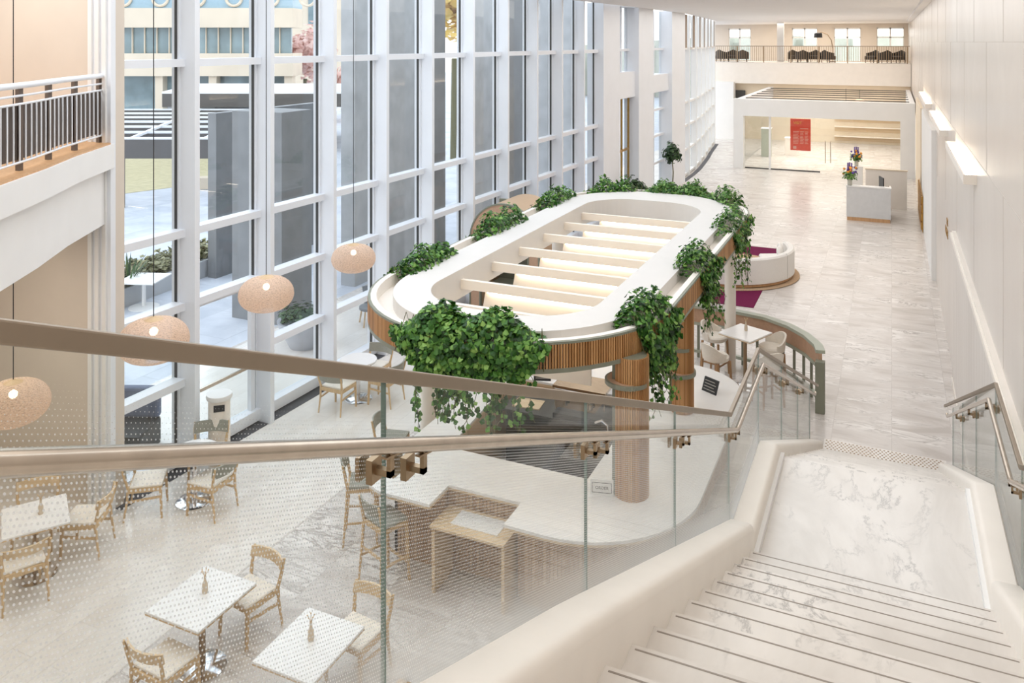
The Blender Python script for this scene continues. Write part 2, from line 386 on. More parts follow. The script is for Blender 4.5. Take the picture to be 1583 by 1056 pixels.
# plaster piers, opening and windows beyond the bays
def wallseg(mb, ya, yb, z0, z1, x0=-9.85, t=.6): mb.prism([(gx(ya,x0)-t, ya), (gx(ya,x0), ya), (gx(yb,x0), yb), (gx(yb,x0)-t, yb)], z0, z1)
mb = MB()
wallseg(mb, 28.3, 30.15, 0, 8.0); wallseg(mb, 30.15, 32.0, 4.45, 5.45); wallseg(mb, 30.15, 32.0, 7.95, 9)
wallseg(mb, 32.0, 34.0, 0, 8.0, -9.7); wallseg(mb, 34.0, 36.9, 4.45, 5.2); wallseg(mb, 36.9, 39.2, 0, 8.0, -9.7)
struct('wall_pier', mb, M['cool_white'])
for k, (ya, yb, za, zb) in enumerate(((30.15,32.0,5.45,7.95),(34.0,36.9,5.2,7.95),(34.0,36.9,0,4.45))):
    mb = MB(); ym = (ya+yb)/2
    mb.prism([(gx(ym,-10.2)-.05, ym-.05), (gx(ym,-10.2)+.1, ym-.05), (gx(ym,-10.2)+.1, ym+.05), (gx(ym,-10.2)-.05, ym+.05)], za, zb)
    for z in [z for z in (.1,1.32,2.5,3.64,6.29) if za <= z <= zb]: mb.prism([(gx(ya,-10.2)-.05, ya), (gx(ya,-10.2)+.12, ya), (gx(yb,-10.2)+.12, yb), (gx(yb,-10.2)-.05, yb)], z-.05, z+.05)
    w = struct('window_%d' % (20+k), mb, M['cool_white'])
    MB().prism([(gx(ya,-10.2), ya), (gx(ya,-10.2)+.015, ya), (gx(yb,-10.2)+.015, yb), (gx(yb,-10.2), yb)], za, zb).build('pane', M['glass'], w)
mb = MB(); a, b = 30.25, 31.9
for yy in (a, b, a+.82): mb.bar((gx(yy,-10.1), yy, 0), (gx(yy,-10.1), yy, 4.45), .07, .07)
mb.bar((gx(a,-10.1), a, 2.4), (gx(b,-10.1), b, 2.4), .07, .09)
d = struct('door_2', mb, M['gold'])
MB().prism([(gx(a,-10.1), a), (gx(a,-10.1)+.012, a), (gx(b,-10.1)+.012, b), (gx(b,-10.1), b)], .05, 4.4).build('pane', M['glass'], d)
# far curving glass
fp = [(-9.07,39.2),(-9.1,41.3),(-9.2,43.4),(-9.4,45.5),(-9.62,47.7),(-9.9,49.9),(-10.15,52.2),(-10.4,54.6)]
for i in range(len(fp)-1):
    (x0,y0),(x1,y1) = fp[i], fp[i+1]; mb = MB()
    mb.prism([(x1-.3,y1-.12),(x1,y1-.12),(x1,y1),(x1-.3,y1)], 0, 7.95)
    for z in (.1,1.32,2.5,3.64,6.29): mb.prism([(x0-.3,y0),(x0-.1,y0),(x1-.1,y1-.1),(x1-.3,y1-.1)], z-.06, z+.05)
    w = struct('window_%d' % (30+i), mb, M['white'])
    MB().prism([(x0-.29,y0),(x0-.27,y0),(x1-.27,y1-.1),(x1-.29,y1-.1)], .1, 7.95).build('pane', M['glass'], w)
    bl = MB(); bl.prism([(x0+.01,y0+.5),(x0+.05,y0+.5),(x0*.45+x1*.55+.05,y0*.45+y1*.55),(x0*.45+x1*.55+.01,y0*.45+y1*.55)], 6.32, 7.93)
    bl.build('blind', mat('taupe_blind', srgb(156,140,126), .8) if i == 0 else bpy.data.materials['taupe_blind'], w)
mb = MB()
for (x0,y0),(x1,y1) in zip(fp, fp[1:]): mb.prism([(x0,y0),(x0+.22,y0),(x1+.22,y1),(x1,y1)], 0, .01)
struct('trim_11', mb, M['grate'])

# ------------------------------------------------------------------ staircase
ST = .362; SR = .157; Y0 = 6.68; ZL = 2.48
stair = thing('staircase', 'white veined marble staircase descending past the glass balustrade to a landing', 'staircase')
XL, XR = -1.0, .645
for k in range(17):
    ya = Y0 - ST*(k+1); zt = EYE - 3.96 + SR*k
    mb = MB().box(XL, XR, ya-.05, Y0-ST*k, zt-.04, zt); mb.box(XL, XR, Y0-ST*k-.03, Y0-ST*k-.012, zt-SR-.0, zt-.04)
    mb.box(XL, XR, ya-.05, Y0-ST*k-.03, zt-.3, zt-.04)
    t = mb.build('tread', M['marble'], stair)
    MB().box(XL+.02, XR-.02, Y0-ST*k-.030, Y0-ST*k-.021, zt-.003, zt+.0012).build('nosing_groove', mat('nosing_strip', srgb(150,140,130), .7) if k == 0 else bpy.data.materials['nosing_strip'], t)  # narrow darker line along the front edge of the tread
MB().box(XL, XR, Y0-.02, 8.65, ZL-.16, ZL).build('landing', M['marble'], stair)
for k in range(15):
    ya = 8.65 + ST*k; zt = ZL - .155*(k+1)
    MB().box(XL, XR, ya-.02, ya+ST, zt-.2, zt).build('tread', M['marble'], stair)
    if k == 0: MB().box(XL, XR, 8.65, 8.655, ZL-.03, ZL-.008).build('nosing_groove', bpy.data.materials['nosing_strip'], stair)
def curbline(y):   # top of the side curb
    if y < 6.9: return EYE - 3.96 + (Y0-y)*.4337 + .19
    if y < 8.5: return ZL + .19
    return ZL + .19 - (y-8.5)*.43
def curb(xi, xo, name):
    sgn = 1 if xi > xo else -1; rings = []
    for y in (-.2, 3, 6, 6.84, 6.9, 6.96, 7.6, 8.44, 8.5, 8.56, 11, 14.2):
        z = curbline(max(y, 0)); r = .06
        cut = max(0, .0)
        rings.append([(xi,y,z-.9),(xi,y,z-.05),(xi-sgn*.008,y,z-.022),(xi-sgn*.024,y,z-.006),(xi-sgn*.045,y,z),(xo+sgn*.012,y,z),(xo,y,z-.012),(xo,y,z-.9)])
    o = MB().loft(rings, True, True).build(name, M['cream'], stair, smooth=True)
    a, b = sorted((xi, xi+sgn*.035)); MB().box(a, b, Y0+.02, 8.62, ZL, ZL+.06).build('skirting', M['white'], stair)
    return o
curb(XL, -1.19, 'curb'); curb(XR, .835, 'curb')
mb = MB(); mb.add([(XL-.1, -.2, 4.9), (XR+.1, -.2, 4.9), (XR+.1, Y0, 2.1), (XL-.1, Y0, 2.1), (XL-.1,8.7,2.1),(XR+.1,8.7,2.1),(XL-.1,14.1,0.01),(XR+.1,14.1,.01)], [(0,1,2,3),(3,2,5,4),(4,5,7,6)])
mb.build('soffit', M['white'], stair)
MB().box(-1.2, .85, -2.9, .62, 5.0, 5.2).build('upper_landing', M['marble'], stair)
mb = MB()
for r in range(9):
    for c in range(30): mb.cyl((-.98+c*.058+(r%2)*.029, 14.25+r*.06, .004), .014, .005, 6)
ts = tag(MB().box(-1.02, .78, 14.2, 14.78, 0, .004).build('tactile_strip', M['floor2']), 'dotted tactile warning strip on the floor at the foot of the stairs', 'tactile strip')
sd = mb.build('stud', M['dark_steel'], ts); sd['kind'] = 'stuff'

# balustrades
def balustrade(name, label, X, Xh, sgn, ystart):
    t = thing(name, label, 'balustrade')
    capz = lambda y: 6.517 - .4259*y if y < 6.92 else (3.565 if y < 8.5 else 3.565-.434*(y-8.5))
    hz = lambda y: 6.33 - .416*y if y < 6.85 else (3.48 if y < 8.35 else 3.48-.434*(y-8.35))
    xs = lambda y: X + (0 if y < 8.6 else (-X+(-.13))*.02*(y-8.6))
    ends = [ystart, 6.92, 8.5, 14.2]
    mb = MB()
    for a, b in zip(ends, ends[1:]): mb.bar((xs(a), a, capz(a)), (xs(b), b, capz(b)), .03, .036, up=(0,0,1))
    mb.build('cap_rail', M['steel_flat'], t, bevel=.004)
    hy = [ystart, 2, 4, 6.0, 6.7, 6.82, 6.9, 8.28, 8.34, 8.4, 8.7, 11, 14.3]
    hs = [(Xh, y, hz(y)) for y in hy]
    e = hs[-1]; hs += [(e[0], e[1]+.1, e[2]+.0)]
    h = MB().tube(hs, .0195, 14).build('handrail', M['steel'], t, smooth=True)
    joints = [ystart, 1.83, 3.4, 5.02, 6.86, 8.5, 10.4, 12.3, 14.2]
    joints = [j for j in joints if j >= ystart]
    for a, b in zip(joints, joints[1:]):
        a2, b2 = a+.002, b-.002; g = MB(); bot = lambda y: curbline(max(y,0))-.32
        vs = []
        for x in (X-.006, X+.006):
            vs += [(x,a2,bot(a2)),(x,b2,bot(b2)),(x,b2,capz(b2-.001)-.012),(x,a2,capz(a2)-.012)]
        g.add(vs, [(3,2,1,0),(4,5,6,7),(0,1,5,4),(2,3,7,6)] if True else [])
        p = g.build('glass_panel', M['frit'], t)
        for yy in (a2, b2): MB().box(X-.006, X+.006, yy-.0012, yy+.0012, bot(yy), capz(yy)-.012).build('glass_edge', M['green_glass'], p)
        # handrail brackets either side of the joint
    for j in joints[1:-1]:
        for dy in (-.075, .085):
            y = j+dy; z = hz(y)-.068
            b = MB()
            b.box(min(X+sgn*.012,X+sgn*.03), max(X+sgn*.012,X+sgn*.03), y-.022, y+.022, z-.03, z+.03)
            b.box(min(X-sgn*.02,X-sgn*.008), max(X-sgn*.02,X-sgn*.008), y-.022, y+.022, z-.03, z+.03)
            b.bar((X+sgn*.02, y, z), (Xh+sgn*.006, y, z), .018, .016)
            b.bar((Xh, y, z-.008), (Xh, y, hz(y)-.012), .012, .018)
            b.bar((Xh, y-.03, hz(y)-.018), (Xh, y+.03, hz(y+.03)-.03+.012), .016, .005)
            b.build('bracket', M['dark_steel'], h)
            c = MB(); zc = curbline(y)-.06
            c.box(X-.02, X+.035, y-.025, y+.025, zc-.03, zc+.03); c.build('clamp', M['dark_steel'], t)
    return t
balustrade('glass_balustrade', 'left dotted glass balustrade with steel cap and handrail beside the cafe', -1.2, -1.13, 1, .1)
balustrade('glass_balustrade', 'right dotted glass balustrade of the stairs along the stone wall', .84, .77, -1, 3.4)
for k, (ya, yb) in enumerate(((13.75,18.2),(20.5,26.2),(29,36))):
    w = ('nearest', 'middle', 'farthest')[k]
    t = thing('wall_light', w + ' of the three glowing ledge lights on the right stone wall', 'wall light', (1.12, (ya+yb)/2, 4.6), 0, 'ledge lights on the right wall')
    L = (yb-ya)/2
    mb = MB(); mb.box(-.17, 0, -L, L, -.06, -.02); mb.box(-.17, -.15, -L, L, -.02, .07); mb.box(-.175, 0, -L-.02, -L-.001, -.065, .075); mb.box(-.175, 0, L+.001, L+.02, -.065, .075)
    mb.build('housing', M['cream'], t)
    MB().box(-.14, -.03, -L+.03, L-.03, -.02, .0).build('lamp_strip', M['ledge_led'], t)
t = thing('wall_letters', 'small brass two-line lettering on the right stone wall', 'lettering', (1.11, 21.2, 2.42))
def txt(body, size, m, parent, loc, rot, name='letters', ext=.006, align='CENTER'):
    cu = bpy.data.curves.new(name, 'FONT'); cu.body = body; cu.size = size; cu.extrude = ext; cu.align_x = align
    o = bpy.data.objects.new(name, cu); COL.objects.link(o); cu.materials.append(m)
    dg = bpy.context.evaluated_depsgraph_get(); me = bpy.data.meshes.new_from_object(o.evaluated_get(dg)); me.name = name
    bpy.data.objects.remove(o); o = bpy.data.objects.new(name, me); COL.objects.link(o)
    if parent: o.parent = parent
    o.location = loc; o.rotation_euler = rot
    return o
txt('SITE', .2, M['gold'], t, (0, -.75, .16), (pi/2,0,-pi/2), 'upper_letters', align='RIGHT')
txt('OFFICE', .26, M['gold'], t, (0, -.75, -.12), (pi/2,0,-pi/2), 'lower_letters', align='RIGHT')
mb = MB()
for i in range(26):
    for j in range(8):
        if (i+j) % 2: mb.box(.93, .97, 32.3+i*.16, 32.44+i*.16, .04+j*.15, .17+j*.15)
mb.box(.97, .99, 32.2, 36.5, 0, 1.25)
tag(mb.build('screen_panel', M['gold']), 'low brass flecked panel standing along the right wall beyond the desk', 'screen')

# ------------------------------------------------------------------ left balcony
bc = [(-7.0,3.0),(-7.45,4.3),(-7.98,5.38),(-8.6,6.36),(-9.2,7.2),(-9.86,8.28)]
def off(path, d):
    out = []
    for i, p in enumerate(path):
        a = path[max(i-1,0)]; b = path[min(i+1,len(path)-1)]; dx, dy = b[0]-a[0], b[1]-a[1]; l = sqrt(dx*dx+dy*dy)
        out.append((p[0]-dy/l*d, p[1]+dx/l*d))
    return out
mb = MB(); bk = [(-13,8.28),(-13,3.0)]
mb.prism([p for p in bc] + bk, 4.85, 5.18); mb.prism(off(bc,.12)+bk, 4.07, 4.85); mb.prism(off(bc,.3)+bk, 3.98, 4.07)
struct('wall_balcony', mb, M['white'])
struct('trim_12', MB().prism(off(bc,.03)+bk, 5.18, 5.2), M['wood_frame'])
rail = thing('balcony_railing', 'white metal balcony railing curving along the left upper floor', 'railing')
rp = off(bc, .17); brown = mat('brown_metal_post', srgb(104,92,84), .5)
def interp(path, n):
    L = [0]
    for a, b in zip(path, path[1:]): L.append(L[-1]+sqrt((a[0]-b[0])**2+(a[1]-b[1])**2))
    out = []
    for i in range(n):
        s = L[-1]*i/(n-1)
        for k in range(len(L)-1):
            if s <= L[k+1]+1e-9: break
        f = (s-L[k])/max(L[k+1]-L[k],1e-9); out.append((path[k][0]+(path[k+1][0]-path[k][0])*f, path[k][1]+(path[k+1][1]-path[k][1])*f))
    return out
rr = interp(rp, 60)
MB().tube([(x,y,6.13) for x,y in rr], .035, 10).build('top_rail', M['cool_white'], rail, smooth=True)
for z in (6.02, 5.93, 5.3):
    MB().tube([(x,y,z) for x,y in rr], .014, 6).build('rail_bar', M['cool_white'], rail)
MB().loft([[(x,y,5.32) for x,y in off(rr,.05)], [(x,y,5.92) for x,y in off(rr,.05)]], False).build('shade_backing', mat('painted_shade_brown', srgb(84,74,68), .8), rail, solid=.01)  # dark sheet painted in for the shaded space beyond the balusters
for x, y in interp(rp, 42): MB().bar((x,y,5.3), (x,y,5.93), .014, .014).build('baluster', M['cool_white'], rail)
for i, (x, y) in enumerate(interp(rp, 8)):
    MB().bar((x-.05,y,5.19), (x-.05,y,6.12), .06, .05).build('post', brown, rail)

# ------------------------------------------------------------------ canopy over the bar
can = thing('bar_canopy', 'oval planter canopy with reeded wood fascia over the bar', 'canopy')
def stadium(cx, hw, ya, yb, r, n=14):        # rounded outline, counter clockwise
    pts = []
    for c, a0 in (((cx+hw-r, yb-r), 0), ((cx-hw+r, yb-r), 90), ((cx-hw+r, ya+r), 180), ((cx+hw-r, ya+r), 270)):
        for k in range(n+1): a = radians(a0+90*k/n); pts.append((c[0]+r*cos(a), c[1]+r*sin(a)))
    return pts
CX = -4.8
o0 = stadium(CX, 2.13, 8.77, 19.4, 2.1); o1 = stadium(CX, 2.05, 8.85, 19.32, 2.02); o2 = stadium(CX, 1.82, 9.08, 19.09, 1.79); o3 = stadium(CX, 1.24, 9.75, 18.0, .95)
def ringmesh(A, B, z0, z1):
    return MB().loft([[(x,y,z0) for x,y in A], [(x,y,z0) for x,y in B], [(x,y,z1) for x,y in B], [(x,y,z1) for x,y in A], [(x,y,z0) for x,y in A]], True)
ringmesh(o0, o1, 2.78, 3.09).build('outer_shell', M['cream'], can)
ringmesh(o1, o2, 2.78, 2.92).build('planter_trough', M['cream'], can)
ringmesh(o2, o3, 2.66, 3.10).build('inner_ring', mat('ring_plaster', srgb(220,215,209), .6, noise=.01), can)
a, b = stadium(CX, 2.165, 8.735, 19.435, 2.13), stadium(CX, 2.12, 8.78, 19.39, 2.09)
ringmesh(a, b, 2.72, 2.775).build('lower_trim', M['sage'], can); ringmesh(a, b, 3.055, 3.085).build('upper_trim', M['sage'], can)
mb = MB(); path = interp(stadium(CX, 2.155, 8.745, 19.425, 2.12)+[stadium(CX, 2.155, 8.745, 19.425, 2.12)[0]], 760)
for (x0,y0),(x1,y1) in zip(path, path[1:]):
    dx, dy = x1-x0, y1-y0; l = sqrt(dx*dx+dy*dy); dx /= l; dy /= l; w = l*.40; mx, my = (x0+x1)/2, (y0+y1)/2
    ox, oy = dy*.014, -dx*.014
    q = [(mx-dx*w+ox*-1, my-dy*w+oy*-1), (mx-dx*w*.7+ox, my-dy*w*.7+oy), (mx+dx*w*.7+ox, my+dy*w*.7+oy), (mx+dx*w-ox, my+dy*w-oy)]
    mb.prism(q, 2.775, 3.055)
mb.build('reeded_fascia', M['slat'], can)
for i, y in enumerate((10.3, 11.4, 12.5, 13.6, 14.75, 15.85, 16.9)):
    MB().box(CX-1.245, CX+1.245, y-.04, y+.04, 2.80, 2.94).build('beam', M['wood_soft'], can)
    p = MB(); xl = CX-.86
    p.add([(xl+.0,y+.05,2.79),(CX+1.22,y+.05,2.79),(CX+1.22,y+.05,2.1),(xl-.12,y+.05,2.1),(xl+.0,y+.08,2.79),(CX+1.22,y+.08,2.79),(CX+1.22,y+.08,2.1),(xl-.12,y+.08,2.1)],
          [(3,2,1,0),(4,5,6,7),(0,1,5,4),(2,3,7,6),(1,2,6,5),(3,0,4,7)])
    pp = p.build('baffle', M['wood_soft'], can)
    MB().box(xl+.05, CX+1.2, y+.0, y+.03, 2.775, 2.798).build('led_strip', M['led'], pp)
# reeded and plain posts
def reeded(x, y, r, z0, z1, hoops):
    MB().cyl((x,y,z0), r-.012, z1-z0, 20).build('column_core', M['sage'], can)
    mb = MB()
    for k in range(44):
        a = 2*pi*k/44
        if 3.25 < a < 3.85: continue
        mb.bar((x+cos(a)*r, y+sin(a)*r, z0), (x+cos(a)*r, y+sin(a)*r, z1), .022, .022)
    c = mb.build('reeded_column', M['slat'], can)
    MB().bar((x+cos(3.55)*(r+.005), y+sin(3.55)*(r+.005), z0), (x+cos(3.55)*(r+.005), y+sin(3.55)*(r+.005), z1), .05, .05).build('edge_trim', M['sage'], can)
    for z, rx in hoops:
        MB().cyl((x-.06,y,z), rx, .05, 28).build('column_collar', M['sage'], can)
        MB().cyl((x-.06,y,z+.05), rx-.03, .008, 28).build('collar_top', M['pink_fabric'], c)
reeded(-2.9, 9.9, .2, 1.07, 2.78, [(2.42,.27)])
reeded(-2.86, 12.45, .16, 1.07, 2.78, [(2.0,.22),(1.62,.26)])
MB().cyl((-2.95,17.05,0), .11, 2.78, 20).build('post', M['cream'], can, smooth=True)
MB().cyl((-6.72,11.55,0), .13, 2.78, 20).build('post', M['cream'], can, smooth=True)
MB().cyl((-6.72,17.2,0), .13, 2.78, 20).build('post', M['cream'], can, smooth=True)

# ------------------------------------------------------------------ trailing plants
def leaf(mb, p, n, s, roll):
    n = n.normalized(); a = n.cross(Vector((0,0,1)))
    if a.length < .1: a = Vector((1,0,0))
    a.normalize(); b = n.cross(a)
    ca, sa = cos(roll), sin(roll); u = a*ca + b*sa; v = b*ca - a*sa
    k = n*(s*.16)
    mb.add([p-v*s*.5, p-u*s*.52-v*s*.12-k, p-u*s*.3+v*s*.28-k*.5, p+v*s*.62, p+u*s*.3+v*s*.28-k*.5, p+u*s*.52-v*s*.12-k], [(0,1,2,3),(0,3,4,5)])
def trailing(name, label, path, n, up, hang, s=.07, lm='leaf', strands=6, sl=.5, spread=.26, outw=.2, tall=None):
    """path: points along the trough; leaves mound over it and spill down the outside"""
    c = (sum(p[0] for p in path)/len(path), sum(p[1] for p in path)/len(path), 3.0)
    t = thing(name, label, 'plant', c, 0, 'ivy planted along the canopy rim')
    P = interp(path, 40); N = [(b[0]-a[0], b[1]-a[1]) for a, b in zip(off(P, 0), off(P, -1))]
    lob = [R.random() for _ in range(12)]
    mb = MB(); sm = MB()
    def prof(f): return .8 + .2*sin(f*9+lob[0]*6)*sin(f*21+lob[1]*6)
    for _ in range(n):
        i = R.randrange(40); f = i/39; tape = min(1, 4*min(f+.04, 1.04-f)); q = P[i]; nn = N[i]
        hh = hang*prof(f)*tape; uu = up*(.8+.2*sin(f*14+lob[2]*6))*tape
        if R.random() < up*1.1/(up*1.1+hang):
            a = R.uniform(0, pi); rad = sqrt(R.uniform(.25, 1)); o = cos(a)*spread*rad; z = .02 + sin(a)*uu*rad
            nv = Vector((nn[0]*cos(a), nn[1]*cos(a), sin(a)+.3))
        else:
            z = .08 - hh*R.random()**.8; o = outw*.55 + R.uniform(-.02, 1)*outw*.7*(1+.2*z/max(hang,.1))
            nv = Vector((nn[0], nn[1], .45))
        nv += Vector((R.gauss(0,.4), R.gauss(0,.4), R.gauss(0,.35)))
        p = Vector((q[0]+nn[0]*o-c[0]+R.gauss(0,.02), q[1]+nn[1]*o-c[1]+R.gauss(0,.02), z))
        leaf(mb, p, nv, s*R.uniform(.7, 1.25), pi+R.gauss(0,.7))
    for _ in range(strands):
        i = R.randrange(4, 36); q = P[i]; nn = N[i]; L = sl*R.uniform(.5, 1.15); o = outw*R.uniform(.7, 1.2)
        p0 = Vector((q[0]+nn[0]*o-c[0], q[1]+nn[1]*o-c[1], -hang*.55*min(1, 4*min(i/39+.04, 1.04-i/39))))
        w1, w2 = R.uniform(-.06,.06), R.uniform(-.06,.06)
        pts = [p0+Vector((w1*sin(k*.9)+w1*k*.25, w2*sin(k*.7)+w2*k*.25, -L*k/7)) for k in range(8)]
        sm.tube(pts, .004, 5)
        for k in range(int(L/.045)):
            f = R.random()*7; a = int(f); pp = pts[a].lerp(pts[min(a+1,7)], f-a)
            leaf(mb, pp+Vector((R.gauss(0,.025), R.gauss(0,.025), 0)), Vector((nn[0]+R.gauss(0,.5), nn[1]+R.gauss(0,.5), .4)), s*R.uniform(.6,1.05), pi+R.gauss(0,.5))
    for k in range(14):
        q = P[3*k if 3*k < 40 else 39]; nn = N[min(3*k,39)]
        sm.tube([(q[0]-c[0],q[1]-c[1],-.08), (q[0]-c[0]+nn[0]*.1,q[1]-c[1]+nn[1]*.1,up*.5), (q[0]-c[0]+nn[0]*outw,q[1]-c[1]+nn[1]*outw,-hang*.35)], .005, 5)
    mb.build('foliage', M[lm], t); sm.build('vine_stem', M['stem'], t)
    return t
tr = stadium(CX, 1.95, 8.95, 19.22, 1.92, 30)
def near(px, py, z=3.08):
    x, y = at(px, py, z); return min(range(len(tr)), key=lambda i: (tr[i][0]-x)**2+(tr[i][1]-y)**2)
def seg(i, j):
    n = len(tr); out = [tr[i]]
    while i != j: i = (i+1) % n; out.append(tr[i])
    return [p for p in out] if len(out) > 1 else [tr[i], tr[(i+1)%n]]
def lin(a, b, n=12): return [(a[0]+(b[0]-a[0])*k/(n-1), a[1]+(b[1]-a[1])*k/(n-1)) for k in range(n)]
xL, xR = CX-1.95, CX+1.95
i0 = near(618, 503); i1 = near(835, 528)
trailing('trailing_ivy', 'large dense dark green ivy mass spilling over the near end of the canopy', seg(i0, i1), 6200, .42, .66, .072, 'leaf', 34, .62, .3, .28)
trailing('trailing_ivy', 'ivy mound on the left canopy rim, nearest the glass and the big ivy mass', lin((xL,12.25),(xL,10.75)), 1100, .44, .15, .07, 'leaf', 2, .3, .27, .18)
trailing('trailing_ivy', 'ivy mound on the left canopy rim in front of the round wooden arch', lin((xL,15.3),(xL,13.35)), 1200, .46, .16, .07, 'leaf', 2, .3, .27, .18)
trailing('trailing_ivy', 'ivy mound on the left canopy rim just beyond the round wooden arch', lin((xL,18.0),(xL,16.3)), 1000, .46, .16, .07, 'leaf', 2, .3, .27, .18)
ib = near(905, 297); ic = near(950, 292)
trailing('trailing_ivy', 'ivy clump at the far left corner of the canopy below the dark shrub', lin((-6.5,18.6),(-5.5,19.15)), 900, .46, .2, .07, 'leaf', 2, .3, .27, .2)
trailing('trailing_ivy', 'long bright green ivy row along the far edge of the canopy', lin((-5.35,19.22),(-3.7,19.22)) , 1500, .42, .2, .075, 'leaf_light', 4, .3, .27, .2)
trailing('trailing_ivy', 'ivy clump on the far right corner of the canopy', lin((-3.55,19.05),(-3.0,18.2)), 1100, .46, .4, .07, 'leaf_light', 6, .4, .28, .24)
trailing('trailing_ivy', 'ivy trailing down the right side of the canopy in front of the white sofa', lin((xR,15.5),(xR,17.4)), 1400, .42, .6, .065, 'leaf', 18, .6, .26, .26)
trailing('trailing_ivy', 'ivy clump trailing from the middle of the right canopy side above the far wood column', lin((xR,12.65),(xR,13.9)), 1600, .44, .62, .068, 'leaf', 18, .55, .27, .28)
trailing('trailing_ivy', 'full ivy clump trailing beside the nearest wood column at the right canopy end', lin((-3.0,10.0),(-2.83,11.0)), 2000, .44, .8, .068, 'leaf', 20, .6, .27, .28)

# ------------------------------------------------------------------ bar counter
bar = thing('bar_counter', 'white topped bar counter with reeded wood front under the canopy', 'bar counter')
out = [(-6.1,9.05),(-5.95,8.75),(-5.75,8.66),(-5.03,8.66),(-5.03,9.15),(-4.05,9.15),(-4.05,8.66)]
for k in range(13):
    a = radians(-90+90*k/12); out.append((-3.55+1.45*cos(a), 10.1+1.45*sin(a)))
out += [(-2.1,12.6)]
for k in range(9):
    a = radians(0+90*k/8); out.append((-3.2+1.1*cos(a), 13.2+1.1*sin(a)))
out += [(-5.4,14.3),(-6.1,13.6)]
inn = [(-5.5,10.0),(-3.5,10.0),(-3.5,12.55),(-5.7,12.55)]
def ring_poly(outer, inner, z0, z1, y_split=10.0):
    # bridge outer and inner with a seam so one face can hold the hole
    import bmesh
    bm = bmesh.new(); vs = [bm.verts.new((x,y,z1)) for x,y in outer]; wi = [bm.verts.new((x,y,z1)) for x,y in inner]
    es = [bm.edges.new((vs[i],vs[(i+1)%len(vs)])) for i in range(len(vs))] + [bm.edges.new((wi[i],wi[(i+1)%len(wi)])) for i in range(len(wi))]
    bmesh.ops.triangle_fill(bm, use_beauty=True, edges=es)
    r = bmesh.ops.extrude_face_region(bm, geom=list(bm.faces))
    bmesh.ops.translate(bm, vec=(0,0,z0-z1), verts=[v for v in r['geom'] if isinstance(v, bmesh.types.BMVert)])
    bmesh.ops.recalc_face_normals(bm, faces=bm.faces)
    m = MB(); bm.verts.index_update(); m.v = [tuple(v.co) for v in bm.verts]; m.f = [tuple(v.index for v in f.verts) for f in bm.faces]; bm.free(); return m
ring_poly(out, inn, 1.035, 1.07).build('counter_top', M['top_white'], bar)
def shrink(poly, d):
    n = len(poly); o = []
    for i, p in enumerate(poly):
        a, b = poly[i-1], poly[(i+1)%n]; dx, dy = b[0]-a[0], b[1]-a[1]; l = sqrt(dx*dx+dy*dy) or 1; o.append((p[0]-dy/l*d, p[1]+dx/l*d))
    return o
ring_poly(shrink(out,.006), inn, 1.005, 1.035).build('counter_edge', M['oak_light'], bar)
base = [(-5.8,9.15),(-5.1,9.15),(-5.1,9.22),(-4.0,9.22),(-4.0,9.0)]
for k in range(13):
    a = radians(-90+90*k/12); base.append((-3.55+1.15*cos(a), 10.1+1.15*sin(a)))
base += [(-2.4,12.6)] + [(-3.2+.85*cos(radians(90*k/8)), 13.2+.85*sin(radians(90*k/8))) for k in range(9)] + [(-5.35,14.05),(-5.8,13.5)]
ring_poly(base, inn, 0, 1.005).build('counter_base', M['pale_slat'], bar)
mb = MB(); bp = interp(base+[base[0]], 330)
for x, y in bp: mb.box(x-.016, x+.016, y-.016, y+.016, .06, 1.0)
mb.build('reeded_front', M['pale_slat'], bar)
lc = MB(); lc.box(-5.03,-4.05,8.66,9.16,.79,.82); lc.build('low_counter', M['oak_light'], bar)
MB().box(-4.82,-4.2,8.8,9.1,.82,.828).build('low_counter_inlay', M['top_white'], bar)
MB().box(-5.02,-4.98,8.7,9.15,0,.79).build('support_panel', M['oak_light'], bar); MB().box(-4.1,-4.06,8.7,9.15,0,.79).build('support_panel', M['oak_light'], bar)
tag(MB().box(-5.48,-3.51,10.02,12.53,0.0,.012).build('floor_mat', M['dark']), 'dark ribbed mat on the floor inside the bar', 'mat')
bb = thing('back_counter', 'dark work counter with steel sink inside the bar', 'work counter', (0,0,0))
mb = MB(); mb.box(-5.55,-3.55,11.75,12.5,.86,.9); mb.box(-4.15,-3.55,10.7,11.75,.86,.9); mb.build('worktop', M['dark'], bb)
MB().box(-5.5,-3.6,11.85,12.45,.02,.86).build('cabinet', M['black'], bb); MB().box(-4.08,-3.6,10.75,11.85,.02,.86).build('cabinet', M['black'], bb)
MB().box(-4.05,-3.7,10.9,11.5,.9,.912).build('sink', M['chrome'], bb)
MB().tube([(-3.65,11.25,.9),(-3.65,11.25,1.2),(-3.73,11.25,1.25),(-3.83,11.25,1.2)], .015, 8).build('tap', M['chrome'], bb)
t = thing('espresso_machine', 'steel espresso machine on the dark work counter inside the bar', 'coffee machine', (-4.3,12.13,.9))
MB().box(-.4,.4,-.25,.25,.06,.42).build('body', M['chrome'], t, bevel=.02); MB().box(-.42,.42,-.27,.27,.42,.46).build('cup_tray', M['steel'], t); MB().box(-.38,.38,-.36,-.2,0.0,.08).build('drip_tray', M['black'], t)
for x in (-.2,.2): MB().cyl((x,-.3,.2),.035,.08,12).build('group_head', M['steel'], t)
t = thing('tray', 'pale wooden tray lying on the dark work counter inside the bar', 'tray', (-5.2,12.05,.888), .1)
MB().box(-.22,.22,-.16,.16,.012,.03).build('board', M['oak_light'], t)
